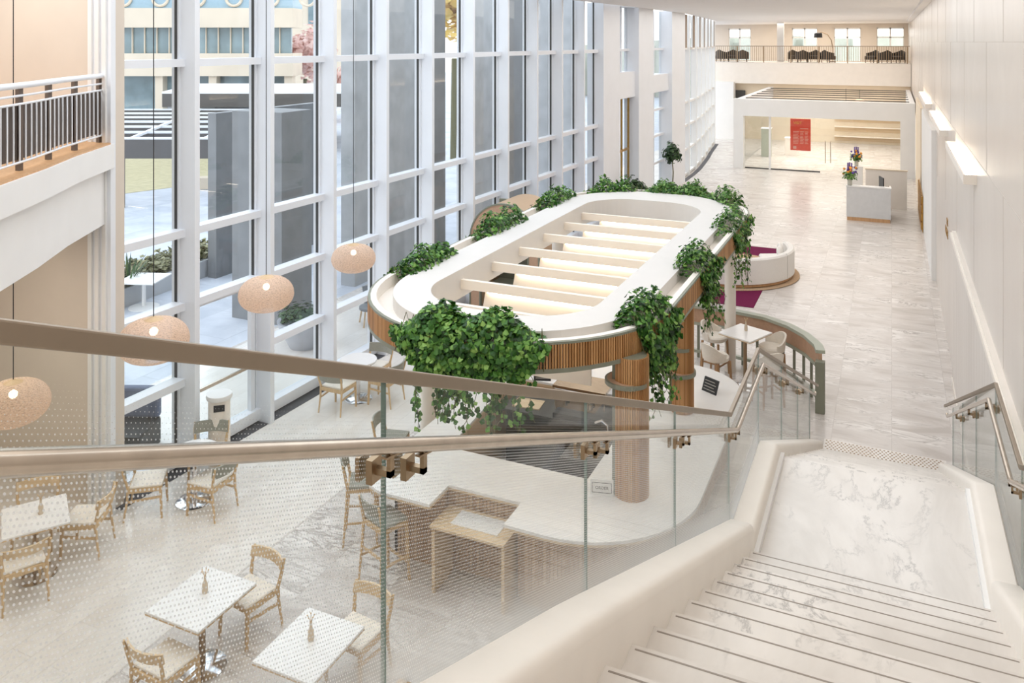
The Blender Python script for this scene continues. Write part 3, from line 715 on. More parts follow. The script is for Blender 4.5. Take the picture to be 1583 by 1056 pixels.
for (px, py, a, nm, lb) in ((838,587,.35,'menu_board','black slatted menu board standing on the far bar counter'),(1098,606,-.5,'menu_board','black slatted menu board on the right bar counter near the cream stools')):
    x, y = at(px, py, 1.07); t = thing(nm, lb, 'menu board', (x,y,1.07), a)
    mb = MB(); mb.add([(-.14,-.05,0),(.14,-.05,0),(.14,.03,.2),(-.14,.03,.2),(-.14,-.03,0),(.14,-.03,0),(.14,.05,.2),(-.14,.05,.2)], [(0,1,2,3),(7,6,5,4),(0,4,5,1),(1,5,6,2),(2,6,7,3),(3,7,4,0)])
    mb.build('board', M['black'], t)
    mb = MB()
    for k in range(4): z = .035+k*.04; mb.box(-.11,.11-.03*(k%2),-.056+z*.4,-.05+z*.4,z,z+.01)
    mb.build('lettering', mat('chalk_line', srgb(180,176,168), .8) if nm not in bpy.data.materials else None, t)
x, y = at(905, 733, 1.07)
t = thing('counter_sign', 'small white bar sign leaning by the nearest wood column', 'sign', (-3.22,9.72,1.07), .25)
MB().box(-.14,.14,-.012,.012,0,.19).build('plate', M['white'], t)
mb = MB(); mb.box(-.12,.12,-.016,-.012,.03,.036); mb.box(-.12,.12,-.016,-.012,.15,.156); mb.box(-.12,-.114,-.016,-.012,.03,.156); mb.box(.114,.12,-.016,-.012,.03,.156); mb.build('printed_frame', M['dark'], t)
txt('ORDER', .05, M['dark'], t, (0,-.014,.075), (pi/2,0,0), 'lettering', .002)

# ------------------------------------------------------------------ chairs, stools, tables
def make_chair(label, back, seatm, group, zb=.645):
    t = thing('cafe_chair', label, 'chair', (0,0,0), 0, group)
    # facing +Y
    for sx in (-1, 1):
        MB().bar((sx*.225,.22,0), (sx*.215,.2,.45), .026, .026, w2=.036, h2=.036).build('front_leg', M['oak'], t)
        MB().tube([(sx*.235,-.27,0),(sx*.225,-.225,.3),(sx*.225,-.215,.46),(sx*.245,-.255,.62),(sx*.25,-.29,.75)], .017, 8, [.012,.018,.021,.018,.014]).build('rear_leg', M['oak'], t, smooth=True)
        MB().bar((sx*.22,-.21,.27),(sx*.22,.2,.3),.02,.028).build('side_stretcher', M['oak'], t)
    f = MB(); f.bar((-.215,.2,.415),(.215,.2,.415),.03,.055); f.bar((-.22,-.21,.415),(.22,-.21,.415),.03,.055); f.bar((-.22,-.21,.415),(-.22,.2,.415),.03,.055); f.bar((.22,-.21,.415),(.22,.2,.415),.03,.055)
    f.build('seat_frame', M['oak'], t)
    MB().box(-.225,.225,-.2,.225,.44,.475).build('seat', seatm, t, bevel=.014)
    rings = []
    for k in range(11):
        f_ = -1+2*k/10; x = f_*.25; yb = -.34+.075*f_*f_
        rings.append([(x,yb+.045,zb),(x,yb+.022,zb),(x,yb+.0,.755),(x,yb+.024,.755)])
    MB().loft(rings, True, True).build('backrest', back, t, smooth=True)
    return t
def face(dx, dy): return atan2(dy, dx) - pi/2
g1 = 'light oak cafe chairs'
ch = make_chair('oak chair tucked at the far side of the nearer left square table', M['oak_light'], M['cream_fabric'], g1)
ch.location = (-6.55,7.28,0); ch.rotation_euler = (0,0,face(-.15,-1))
dup(ch, (-6.57,6.12,0), face(.05,1), 'oak chair at the near side of the square table with a bottle, bottom left')
dup(ch, (-5.08,7.25,0), face(-.1,-1), 'oak chair at the far side of the rightmost square table, bottom centre')
dup(ch, (-9.53,7.57,0), face(-.88,-.46), 'oak chair right of the table at the left photo edge')
dup(ch, (-9.40,6.60,0), face(-.9,.44), 'oak chair on the near side of the table at the left edge')
dup(ch, (-10.19,7.33,0), face(.7,-.7), 'oak chair behind the left edge table, back to the beige wall')
g2 = 'grey backed oak chairs by the window'
c2 = make_chair('grey backed oak chair left of the round chrome table, next to the beige wall', M['grey_fabric'], M['cream_fabric'], g2, .59)
c2.location = (-9.52,8.55,0); c2.rotation_euler = (0,0,face(.79,.61))
dup(c2, (-8.72,8.93,0), face(-1,-.05), 'grey backed oak chair on the right of the round chrome table near the beige wall')
dup(c2, (-9.40,9.55,0), face(.5,-.8), 'grey backed oak chair behind the round chrome table, in front of the white bin')
dup(c2, (-9.05,12.35,0), face(0,1), 'grey backed oak chair on the near side of the far window table')
dup(c2, (-8.98,13.38,0), face(.05,-1), 'grey backed oak chair on the far side of the far window table')
dup(c2, (-8.45,12.95,0), face(-1,0), 'grey backed oak chair on the right of the far window table, below the ivy')
def ped(t, h, rb, m, m2):
    MB().lathe([(rb,.0),(rb,.012),(rb*.9,.022),(.05,.035)], (0,0,0), 28).build('base', m2, t, smooth=True)
    MB().cyl((0,0,.03), .035, h-.05, 14).build('pedestal', m, t, smooth=True)
def sq_table(label, x, y, rz, w, d, h=.74):
    t = thing('square_table', label, 'table', (x,y,0), rz, 'white topped cafe tables')
    MB().box(-w/2,w/2,-d/2,d/2,h-.025,h).build('tabletop', M['top_white'], t, bevel=.006)
    MB().box(-w/2+.002,w/2-.002,-d/2+.002,d/2-.002,h-.04,h-.025).build('edge_band', M['oak'], t)
    ped(t, h-.02, .25, M['dark_steel'], M['chrome']); return t
sq_table('white square cafe table with a bottle between two oak chairs, bottom left', -6.63, 6.66, 0, .73, .84)
sq_table('white square cafe table with a bottle at the bottom centre, nearest the stairs', -5.16, 6.58, 0, .70, .84)
sq_table('white square cafe table at the left edge of the photo by the beige wall', -9.65, 6.95, radians(56), .72, .76)
def round_table(label, x, y):
    t = thing('round_table', label, 'table', (x,y,0), 0, 'round window tables')
    MB().cyl((0,0,.705), .34, .025, 32).build('tabletop', M['top_white'], t); MB().cyl((0,0,.695), .335, .01, 32).build('edge_band', M['dark'], t)
    ped(t, .7, .26, M['chrome'], M['chrome']); return t
round_table('round white table on a chrome base by the window near the beige wall', -9.12, 9.02)
round_table('round white table on a chrome base by the window beside the canopy', -8.98, 12.86)
def bottle(label, x, y, z):
    t = thing('bud_vase', label, 'vase', (x,y,z), R.uniform(0,6), 'bud vases on the tables')
    MB().lathe([(.028,0),(.032,.02),(.03,.09),(.014,.13),(.012,.17),(.015,.175)], (0,0,0), 16).build('bottle', M['pink_fabric'] if False else mat('amber_clear_bottle', srgb(214,196,172), .2) if 'amber_clear_bottle' not in bpy.data.materials else bpy.data.materials['amber_clear_bottle'], t, smooth=True)
    mb = MB()
    for k in range(5): a = k*1.3; mb.tube([(0,0,.16),(.012*cos(a),.012*sin(a),.2),(.035*cos(a),.035*sin(a),.235)], .003, 5); mb.sphere((.035*cos(a),.035*sin(a),.238), .008, n=6, m=4)
    mb.build('dried_sprig', M['oak'], t)
bottle('bud vase with dried sprigs on the nearer left square table', -6.65, 6.72, .74)
bottle('bud vase with dried sprigs on the rightmost square table, bottom centre', -5.18, 6.62, .74)
bottle('bud vase with dried sprigs on the table at the left edge', -9.62, 7.0, .74)
bottle('bud vase on the high square table among cream stools', -2.55, 16.45, 1.05)
def make_stool(label, group):
    t = thing('bar_stool', label, 'stool', (0,0,0), 0, group)
    for sx in (-1, 1):
        MB().bar((sx*.215,.2,0),(sx*.19,.17,.74),.026,.026,w2=.034,h2=.034).build('front_leg', M['oak'], t)
        MB().tube([(sx*.22,-.24,0),(sx*.2,-.2,.5),(sx*.195,-.185,.75),(sx*.2,-.22,.92),(sx*.2,-.25,1.05)], .018, 8, [.013,.018,.021,.018,.015]).build('rear_leg', M['oak'], t, smooth=True)
        MB().bar((sx*.208,-.2,.3),(sx*.205,.19,.3),.02,.026).build('side_stretcher', M['oak'], t)
    MB().bar((-.205,.19,.22),(.205,.19,.22),.02,.03).build('foot_rail', M['oak'], t); MB().bar((-.2,-.2,.4),(.2,-.2,.4),.02,.026).build('rear_stretcher', M['oak'], t)
    f = MB(); f.bar((-.19,.17,.715),(.19,.17,.715),.03,.05); f.bar((-.19,-.18,.715),(.19,-.18,.715),.03,.05); f.bar((-.19,-.18,.715),(-.19,.17,.715),.03,.05); f.bar((.19,-.18,.715),(.19,.17,.715),.03,.05)
    f.build('seat_frame', M['oak'], t)
    MB().box(-.2,.2,-.17,.195,.74,.775).build('seat', M['grey_fabric'], t, bevel=.012)
    rings = [[(x,-.25+.06*(x/.2)**2,.9),(x,-.265+.06*(x/.2)**2,.9),(x,-.3+.06*(x/.2)**2,1.06),(x,-.28+.06*(x/.2)**2,1.06)] for x in (-.2,-.1,0,.1,.2)]
    MB().loft(rings, True, True).build('backrest', M['grey_fabric'], t, smooth=True)
    return t
s = make_stool('grey seated oak bar stool at the left end of the counter', 'oak bar stools at the counter')
s.location = (-6.42,9.3,0); s.rotation_euler = (0,0,face(.85,.5))
dup(s, (-5.66,8.68,0), face(.35,.93), 'grey seated oak bar stool at the near side of the counter, behind the glass joint')
dup(s, (-6.72,10.5,0), face(.95,.2), 'grey seated oak bar stool farther along the counter, mostly hidden by the handrail')
def make_cream(label):
    t = thing('cream_stool', label, 'stool', (0,0,0), 0, 'cream bar stools at the high table')
    for sx in (-1, 1):
        for sy in (-1, 1):
            MB().bar((sx*.21,sy*.2,0),(sx*.18,sy*.17,.68),.028,.028,w2=.036,h2=.036).build('leg', wd, t)
        MB().bar((sx*.2,-.19,.28),(sx*.2,.19,.28),.02,.028).build('stretcher', wd, t)
    MB().bar((-.2,.19,.24),(.2,.19,.24),.02,.03).build('foot_rail', wd, t)
    MB().lathe([(.2,.68),(.235,.70),(.24,.76),(.21,.785)], (0,0,0), 28).build('seat', M['cream_fabric'], t, smooth=True)
    rings = []
    for k in range(17):
        a = radians(180+(180*k/16)); hgt = 1.02 - .16*abs(cos(a))**3
        ri, ro = .215, .25
        rings.append([(ri*cos(a),ri*sin(a),.72),(ro*cos(a),ro*sin(a),.72),((ro+.03)*cos(a),(ro+.03)*sin(a),hgt),((ri+.03)*cos(a),(ri+.03)*sin(a),hgt)])
    MB().loft(rings, True, True).build('backrest', M['cream_fabric'], t, smooth=True)
    return t
wd = wood('walnut_leg', srgb(150,112,74), srgb(180,140,100), 2, 1)
tc = (-2.55,16.36)
c = make_cream('cream upholstered bar stool on the near left of the high table, closest to the counter')
c.location = (-2.98,15.72,0); c.rotation_euler = (0,0,face(.55,.8))
dup(c, (-3.2,16.75,0), face(.95,-.3), 'cream upholstered bar stool on the far left of the high table beside the white post')
dup(c, (-2.1,16.6,0), face(-.8,-.5), 'cream upholstered bar stool at the high table with its back to the curved screen')
dup(c, (-2.05,15.75,0), face(-.6,.75), 'cream upholstered bar stool at the high table, seen behind the stair rail')
t = thing('high_table', 'high square white table among the cream bar stools', 'table', (tc[0],tc[1],0), radians(-24))
MB().box(-.35,.35,-.38,.38,1.02,1.05).build('tabletop', M['top_white'], t, bevel=.006); MB().box(-.345,.345,-.375,.375,1.005,1.02).build('edge_band', M['oak'], t); ped(t, 1.02, .24, M['dark_steel'], M['chrome'])
# curved sage screen
sc = thing('curved_screen', 'curved sage green screen with tan panel around the high table', 'screen')
arc = interp([(-1.16,15.85),(-1.22,16.15),(-1.45,16.6),(-1.8,17.02),(-2.3,17.36),(-2.9,17.5),(-3.6,17.52),(-4.6,17.52)], 44)
def band(mb, z0, z1, wd_): 
    A, B = off(arc, wd_/2), off(arc, -wd_/2)
    return mb.loft([[(A[i][0],A[i][1],z0),(B[i][0],B[i][1],z0),(B[i][0],B[i][1],z1),(A[i][0],A[i][1],z1)] for i in range(44)], True, True)
band(MB(), 1.03, 1.09, .16).build('top_rail', M['sage_light'], sc); band(MB(), .74, 1.03, .06).build('padded_panel', M['pink_fabric'], sc)
band(MB(), .68, .74, .1).build('middle_rail', M['sage_light'], sc); band(MB(), .1, .16, .08).build('lower_rail', M['sage_light'], sc)
for x, y in interp(arc, 15)[1:]: MB().bar((x,y,0),(x,y,.69),.05,.05).build('post', M['sage'], sc)
MB().box(-1.24,-1.08,15.72,15.86,0,.92).build('end_post', M['sage'], sc, bevel=.01)
# arched booth by the window
bo = thing('arched_booth', 'round topped wooden arch booth by the window beyond the canopy', 'booth', (-8.55,18.3,0))
def arch(ri, ro, y0, y1, zs=1.75, n=28):
    rings = []
    pts = [(-1,0)] + [(cos(pi-pi*k/n), None) for k in range(n+1)]
    for k in range(n+3):
        if k == 0: f = lambda r: (-r, 0)
        elif k == n+2: f = lambda r: (r, 0)
        else:
            a = pi - pi*(k-1)/n; f = (lambda a: lambda r: (r*cos(a), zs+r*sin(a)))(a)
        (xi,zi),(xo,zo) = f(ri), f(ro)
        rings.append([(xi,y0,zi),(xo,y0,zo),(xo,y1,zo),(xi,y1,zi)])
    return MB().loft(rings, True, True)
arch(.80, .92, .02, 1.5).build('shell', M['pale_slat'], bo); arch(.66, .9, 0.0, .06).build('front_ring', M['pink_fabric'], bo)
arch(.9, .935, -.02, .05).build('outer_trim', M['sage'], bo); arch(.63, .66, -.02, .07).build('inner_trim', M['sage'], bo)
MB().box(-.8,.8,1.42,1.5,0,2.5).build('back_panel', M['sage'], bo); MB().box(-.78,.78,.7,1.42,.0,.45).build('bench_seat', M['sage_light'], bo)

# ------------------------------------------------------------------ pendant lamps
def pendant(label, px, py, d, D):
    u = (px-791)/FPX*d; x = -sin(TH)*d+cos(TH)*u; y = cos(TH)*d+sin(TH)*u; z = EYE-(py-65)*d/FPX
    if not pendant.p:
        t = thing('pendant_lamp', label, 'lamp', (x,y,z), 0, 'woven rattan pendant lamps')
        r = D/2; prof = []
        for k in range(19):
            a = -pi/2 + pi*k/18; prof.append((max(r*abs(cos(a))**.72, .09), r*.64*sin(a)*(1 if a > 0 else .92)))
        m = MB(); n = 40; vs = []; 
        for rr_, zz in prof:
            for k in range(n): a = 2*pi*k/n; vs.append((rr_*cos(a), rr_*sin(a), zz))
        m.add(vs, [(i*n+k, i*n+(k+1)%n, (i+1)*n+(k+1)%n, (i+1)*n+k) for i in range(len(prof)-1) for k in range(n)])
        m.build('lamp_shade', M['rattan'], t, smooth=True)
        MB().lathe([(.1,r*.6),(.11,r*.63),(.02,r*.72)], (0,0,0), 16).build('cap', M['oak'], t)
        MB().sphere((0,0,r*.28), .05, n=12, m=8).build('bulb', M['bulb'], t, smooth=True)
        MB().tube([(0,0,r*.7),(0,0,8.6)], .006, 6).build('cord', M['black'], t)
        pendant.p = t; return t
    return dup(pendant.p, (x,y,z), 0, label)
pendant.p = None
pendant('rattan pendant lamp in front of the first window bay, crossed by the cap rail', 237, 527, 9.8, .8)
pendant('rattan pendant lamp at the left photo edge against the beige wall', 20, 624, 9.9, .8)
pendant('rattan pendant lamp hanging before the second mullion', 411, 455, 12.3, .8)
pendant('smallest rattan pendant lamp, the farthest and highest in the photo', 546, 400, 15.2, .8)

# ------------------------------------------------------------------ bin
t = thing('waste_bin', 'white cylindrical waste bin with black label by the terrace door', 'bin', (-9.58,9.98,0))
MB().cyl((0,0,0), .165, 1.03, 24).build('body', M['cream'], t, smooth=True); MB().lathe([(.19,1.03),(.2,1.06),(.19,1.1),(.08,1.11)], (0,0,0), 24).build('lid', M['white'], t, smooth=True)
a = -.8; MB().bar((.165*cos(a)-.09*sin(a)*-1*0-.06,.165*sin(a)-.06,.93), (.165*cos(a)+.06,.165*sin(a)+.05,.93), .01, .1).build('label_plate', M['black'], t)

# ------------------------------------------------------------------ lounge: sofa, rugs
tag(MB().box(-8.6,-3.12,21.3,27.7,0,.012).build('plum_rug', M['purple']), 'plum coloured rectangular rug under the curved white sofa', 'rug')
tag(MB().cyl((-4.4,24.5,.012), 2.06, .016, 64).build('jute_rug', M['jute']), 'round jute rug under the curved white sofa', 'rug')
so = thing('curved_sofa', 'curved white sofa on the round jute rug', 'sofa', (-4.4,24.5,.028))
def arcband(ri, ro, z0, z1, a0, a1, n=30):
    rings = []
    for k in range(n+1):
        a = radians(a0+(a1-a0)*k/n); e = .04
        rings.append([(ri*cos(a),ri*sin(a),z0),(ro*cos(a),ro*sin(a),z0),(ro*cos(a),ro*sin(a),z1-e),((ro-e)*cos(a),(ro-e)*sin(a),z1),((ri+e)*cos(a),(ri+e)*sin(a),z1),(ri*cos(a),ri*sin(a),z1-e)])
    return MB().loft(rings, True, True)
for a0, a1 in ((-120,-62),(-61.2,-20),(-19.2,28)): arcband(1.72, 1.92, .1, .78, a0, a1).build('backrest', M['white_fabric'], so, smooth=True)
for a0, a1 in ((-118,-62),(-61.2,-20),(-19.2,27)): arcband(1.0, 1.73, .1, .44, a0, a1).build('seat_cushion', M['white_fabric'], so, smooth=True)
arcband(1.05, 1.88, .02, .1, -118, 26).build('plinth', M['wood_frame'], so)
for a, l in ((12, 'white scatter cushion at the far end of the curved sofa'), (-2, 'white scatter cushion second from the far end of the curved sofa'), (-100, 'white scatter cushion at the near end of the curved sofa')):
    r = radians(a); o = MB().sphere((0,0,0), .24, .09, .2, 16, 10).build('scatter_cushion', M['white_fabric'], None, smooth=True)
    o.location = (-4.4+1.55*cos(r), 24.5+1.55*sin(r), .028+.64); o.rotation_euler = (.25,0,r-pi/2); tag(o, l, 'cushion', 'cushions on the curved sofa')

# ------------------------------------------------------------------ reception
de = thing('reception_desk', 'light grey reception desk on a wood plinth in the lobby', 'desk', (-.75,33.3,0))
MB().box(-.78,.72,0,.06,.13,1.24).build('front_panel', mat('pale_grey_laminate', srgb(214,214,214), .4), de)
MB().box(-.76,.70,.01,1.6,0,.13).build('plinth', M['wood_frame'], de); MB().box(-.78,-.72,.06,1.7,.1,1.1).build('side_panel', M['white'], de); MB().box(.66,.72,.06,1.7,.1,1.1).build('side_panel', M['cream'], de)
MB().box(-.8,.74,-.02,.3,1.24,1.28).build('ledge', M['top_white'], de); MB().box(-.72,.66,.3,1.5,.72,.76).build('worktop', M['top_white'], de)
def flowers(label, x, y, z, k=1):
    t = thing('flower_vase', label, 'vase', (x,y,z), R.uniform(0,6), 'flower vases of the lobby')
    MB().lathe([(.06*k,0),(.09*k,.02*k),(.085*k,.2*k),(.1*k,.24*k)], (0,0,0), 16).build('vase', mat('pale_glass_vase_%d' % int(x*10), srgb(206,204,192), .2), t, smooth=True)
    lf = MB(); of = MB(); pf = MB()
    for _ in range(160):
        a = R.uniform(0, 2*pi); b = R.uniform(.1, 1); r = .3*k*b; leaf(lf, Vector((r*cos(a), r*sin(a), .25*k+.28*k*R.random())), Vector((cos(a), sin(a), .6)), .09*k, R.uniform(0,6))
    for _ in range(26):
        a = R.uniform(0, 2*pi); r = .27*k*R.random(); (of if R.random() < .5 else pf).sphere((r*cos(a), r*sin(a), (.42+.3*R.random())*k), .05*k, n=7, m=5)
    for q in range(3):
        for w in range(6): pf.sphere((.08*k*cos(q*2), .08*k*sin(q*2), (.6+w*.05)*k), .035*k, n=6, m=4)
    lf.build('foliage', M['leaf_light'], t); of.build('orange_blooms', M['orange_flower'], t)['kind'] = 'stuff'; pf.build('violet_blooms', M['purple_flower'], t)['kind'] = 'stuff'
flowers('flower vase standing on the front ledge of the reception desk', -1.42, 33.44, 1.28, .95)
pl = thing('plinth_counter', 'white plinth counter behind the reception desk', 'plinth', (-1.42,39.8,0)); MB().box(-.26,.26,-.26,.26,0,1.1).build('body', M['white'], pl); MB().box(-.28,.28,-.28,.28,1.1,1.14).build('top', M['top_white'], pl)
flowers('flower vase standing on the white plinth behind the reception desk', -1.42, 39.8, 1.14, .95)
t = thing('desk_monitor', 'thin black monitor on the reception desk', 'monitor', (-.33,34.2,.76), .25)
MB().box(-.04,.0,-.3,.3,.28,.78).build('screen', M['black'], t); MB().box(-.07,.05,-.12,.12,0,.015).build('foot', M['black'], t); MB().bar((-.01,0,.01),(-.01,0,.3),.04,.03).build('neck', M['black'], t)
t = thing('desk_phone', 'dark telephone on the reception desk', 'telephone', (-1.1,34.2,.76), -.2)
MB().box(-.12,.12,-.1,.1,0,.06).build('body', M['black'], t); MB().bar((-.11,-.1,.09),(-.11,.1,.09),.05,.04).build('handset', M['black'], t)
t = thing('desk_partition', 'beige low partition standing behind the reception desk', 'partition', (-.2,36.3,0)); MB().box(-.75,.75,-.05,.05,0,1.5).build('panel', M['cream'], t); MB().box(-.77,.77,-.07,.07,1.5,1.54).build('cap', M['blush'], t)
# ------------------------------------------------------------------ shop pavilion
YP = 44.6
pv = thing('shop_pavilion', 'white framed glass shop pavilion at the end of the lobby', 'pavilion', (0,0,0))
mb = MB(); mb.box(-7.55,-7.05,YP,YP+.5,0,3.63); mb.box(.38,1.03,YP,YP+.5,0,3.63); mb.box(-7.05,.38,YP,YP+.5,2.75,3.63)
mb.build('portal_frame', M['white'], pv)
MB().box(-7.5,-7.2,YP+.5,58,2.9,3.6).build('side_beam', M['white'], pv); MB().box(.8,1.03,YP+.5,58,2.9,3.6).build('side_beam', M['white'], pv)
for k in range(6): y = YP+1.8+k*2.05; MB().box(-7.2,.8,y-.04,y+.04,3.56,3.60).build('roof_slat', M['black'], pv)
MB().box(-7.05,.38,YP+.3,YP+.32,.05,2.75).build('glass_front', M['shop_glass'], pv)
for x in (-5.75,): MB().box(x-.05,x+.05,YP+.25,YP+.37,0,2.75).build('glazing_post', M['white'], pv)
for x in (-3.05,-2.8): MB().tube([(x,YP+.22,.5),(x,YP+.22,1.6)], .02, 8).build('door_handle', M['steel'], pv)
MB().box(-7.0,-3.3,YP+.26,YP+.36,0,.05).build('floor_track', M['dark'], pv)
MB().box(-7.5,-7.4,YP+.5,58,0,2.9).build('side_glass', M['shop_glass'], pv)
t = thing('poster', 'tall red poster with pale lettering behind the shop glass', 'poster', (-4.3,YP+.9,.0))
xa, ya = -.5, 0
MB().box(-.5,.5,-.02,.02,.98,2.62).build('board', M['red'], t)
txt('VISIT', .2, M['yellow_ink'], t, (-.36,-.03,2.34), (pi/2,0,0), 'title', .004, 'LEFT'); 
mb = MB()
mb.box(-.02,.38,-.026,-.02,2.1,2.14)
for k in range(9):
    for a, b in ((-.36,-.06),(-.02,.18),(.22,.4)):
        mb.box(a, b-.06*R.random(), -.026, -.02, 1.34+k*.075, 1.37+k*.075)
mb.cyl((-.28,-.0,1.08),.001,.001,4); mb.box(-.36,-.2,-.026,-.02,1.06,1.2)
mb.build('printed_text', M['pale_ink'], t)
struct('wall_shop', MB().box(-12.5,1.1,58.6,58.8,0,3.8), M['blush'])
for k, (x, w, h, z) in enumerate(((-6.6,.5,1.6,0),(-5.3,.7,1.0,0))):
    t = thing('display_plinth', ('tall grey display stand at the left inside the shop', 'low white display stand behind the shop glass left of the poster')[k], 'display stand', (x,50+k,0)); MB().box(-w/2,w/2,-.3,.3,0,h).build('body', M['cream'] if k else M['sage_light'], t); MB().box(-w/2-.03,w/2+.03,-.33,.33,h,h+.04).build('top', M['white'], t)
for k in range(4):
    t = thing('shop_shelf', ('lowest', 'second lowest', 'second highest', 'highest')[k]+' pale wooden shelf on the shop back wall', 'shelf', (-1.2,58.35,.45+k*.62), 0, 'shelves inside the shop')
    MB().box(-2.2,2.1,-.25,.25,0,.06).build('board', M['wood_soft'], t); MB().box(-2.2,2.1,.2,.24,-.3,0).build('back_rail', M['oak_light'], t)
for k, (x, y, z, c_) in enumerate(((-2.55,55,2.2,'grey_fabric'),(-1.75,54,2.9,'pink_fabric'))):
    t = thing('shop_lamp', ('blue grey dome lamp hanging inside the shop', 'small rose dome lamp hanging high inside the shop')[k], 'lamp', (x,y,z)); MB().lathe([(.35,0),(.34,.1),(.2,.25),(.03,.3)], (0,0,0), 20).build('shade', M['blue_roof'] if k == 0 else M['pink_fabric'], t, smooth=True); MB().tube([(0,0,.3),(0,0,3.75-z)], .012, 6).build('cord', M['black'], t)
t = thing('exit_sign', 'small green exit sign under the far gallery', 'sign', at(1163,136,3.3)+(3.3,)); MB().box(-.3,.3,-.03,.03,-.1,.1).build('panel', M['green_sign'], t); txt('EXIT', .16, M['white'], t, (0,-.035,-.06), (pi/2,0,0), 'letters', .003)
struct('wall_far', MB().box(-11.3,-9.75,57.6,58.4,0,3.9), M['white'])
struct('door_3', MB().box(-9.74,-9.1,58.4,58.5,0,3.3), M['dark'])
# ------------------------------------------------------------------ far gallery
YG = 58.0
struct('floor_gallery', MB().box(-12.5,1.1,YG,65.9,3.8,5.22), M['cream'])
mb = MB()
xs = [-12.5,-10.35,-8.7,-6.75,-6.3,-5.75,-3.95,-2.7,-.95,.1,1.95]
def bx(px, Y): 
    a = (px-791)/FPX; return Y*(a*cos(TH)-sin(TH))/(cos(TH)+a*sin(TH))
YB = 66.0
op = [(1126,1160),(1224,1263),(1289,1330),(1355,1397)]; cur = -13.5
for a, b in op: mb.box(cur, bx(a,YB), YB, YB+.3, 5.22, 7.65); cur = bx(b,YB)
mb.box(cur, 1.1, YB, YB+.3, 5.22, 7.65); mb.box(-13.5,1.1,YB,YB+.3,7.65,7.95); mb.box(bx(1224,YB),bx(1263,YB),YB,YB+.3,5.22,6.3); mb.box(bx(1355,YB),bx(1397,YB),YB,YB+.3,5.22,6.3)
struct('wall_gallery_back', mb, M['beige_wall'])
for k, (a, b) in enumerate(op):
    m = MB(); xa, xb = bx(a,YB), bx(b,YB); z0 = 6.3 if k in (1,3) else 5.22
    for x in (xa, (xa+xb)/2, xb): m.box(x-.05,x+.05,YB+.05,YB+.2,z0,7.65)
    m.box(xa,xb,YB+.05,YB+.2,7.55,7.65); m.box(xa,xb,YB+.05,YB+.2,6.9,6.97)
    w = struct('window_%d' % (40+k), m, M['white']); MB().box(xa,xb,YB+.1,YB+.12,z0,7.6).build('pane', M['shop_glass'], w)
struct('trim_13', MB().box(bx(1201,60.5)-.0,bx(1211,60.5),60.4,60.8,5.22,7.95), M['white'])
rl = thing('gallery_railing', 'dark metal railing along the edge of the far gallery', 'railing', (0,YG+.15,5.22))
MB().box(-11.4,1.05,-.04,.04,1.08,1.13).build('top_rail', M['steel_flat'], rl); MB().box(-11.4,1.05,-.02,.02,.1,.13).build('bottom_rail', M['dark_steel'], rl)
mb = MB()
for k in range(90): x = -11.35+k*.138; (mb.box(x-.012,x+.012,-.012,.012,.12,1.08) if k >= 100 else MB().box(x-.012,x+.012,-.012,.012,.12,1.08).build('baluster', M['dark_steel'], rl))
for k in range(8): x = -11.35+k*1.75; MB().box(x-.03,x+.03,-.03,.03,0,1.1).build('post', M['dark_steel'], rl)
ac = None
for k, px in enumerate((1116,1133,1147,1228,1240,1258,1280,1348,1367,1388)):
    lab = 'dark lounge armchair behind the far gallery railing, %s from the left' % ('first','second','third','fourth','fifth','sixth','seventh','eighth','ninth','tenth')[k]
    loc = (bx(px,YG+1.6+(k%2)*.7), YG+1.6+(k%2)*.7, 5.225); rz = R.uniform(-.6,.6)+pi*(k%2)
    if ac is None:
        ac = thing('lounge_armchair', lab, 'armchair', loc, rz, 'dark armchairs on the far gallery')
        MB().box(-.36,.36,-.34,.36,.2,.45).build('seat', M['armchair'], ac, bevel=.05)
        rings = []
        for q in range(13):
            a = radians(180+180*q/12); rings.append([(.36*cos(a),.34*sin(a),.2),(.46*cos(a),.44*sin(a),.2),(.46*cos(a),.44*sin(a),.85-.2*abs(cos(a))),(.36*cos(a),.34*sin(a),.85-.2*abs(cos(a)))])
        MB().loft(rings, True, True).build('backrest', M['armchair'], ac, smooth=True)
        for sx in (-.3,.3):
            for sy in (-.28,.3): MB().bar((sx,sy,0),(sx,sy,.2),.04,.04).build('leg', M['black'], ac)
    else: dup(ac, loc, rz, lab)
x0 = bx(1287,YG+3.2); t = thing('arc_lamp', 'black arc floor lamp on the far gallery', 'lamp', (x0,YG+3.2,5.225))
MB().tube([(0,0,.04),(-.0,0,.9),(-.1,0,1.5),(-.35,0,1.9),(-.7,0,2.05),(-.9,0,2.02)], .03, 8).build('arm', M['dark_steel'], t); MB().cyl((0,0,0),.2,.04,20).build('base', M['black'], t); MB().lathe([(.28,1.68),(.26,1.98),(.05,2.04)], (-.95,0,0), 20).build('lamp_shade', M['black'], t)
struct('wall_end', MB().box(-13,1.3,70,70.3,0,4), M['beige_wall'])

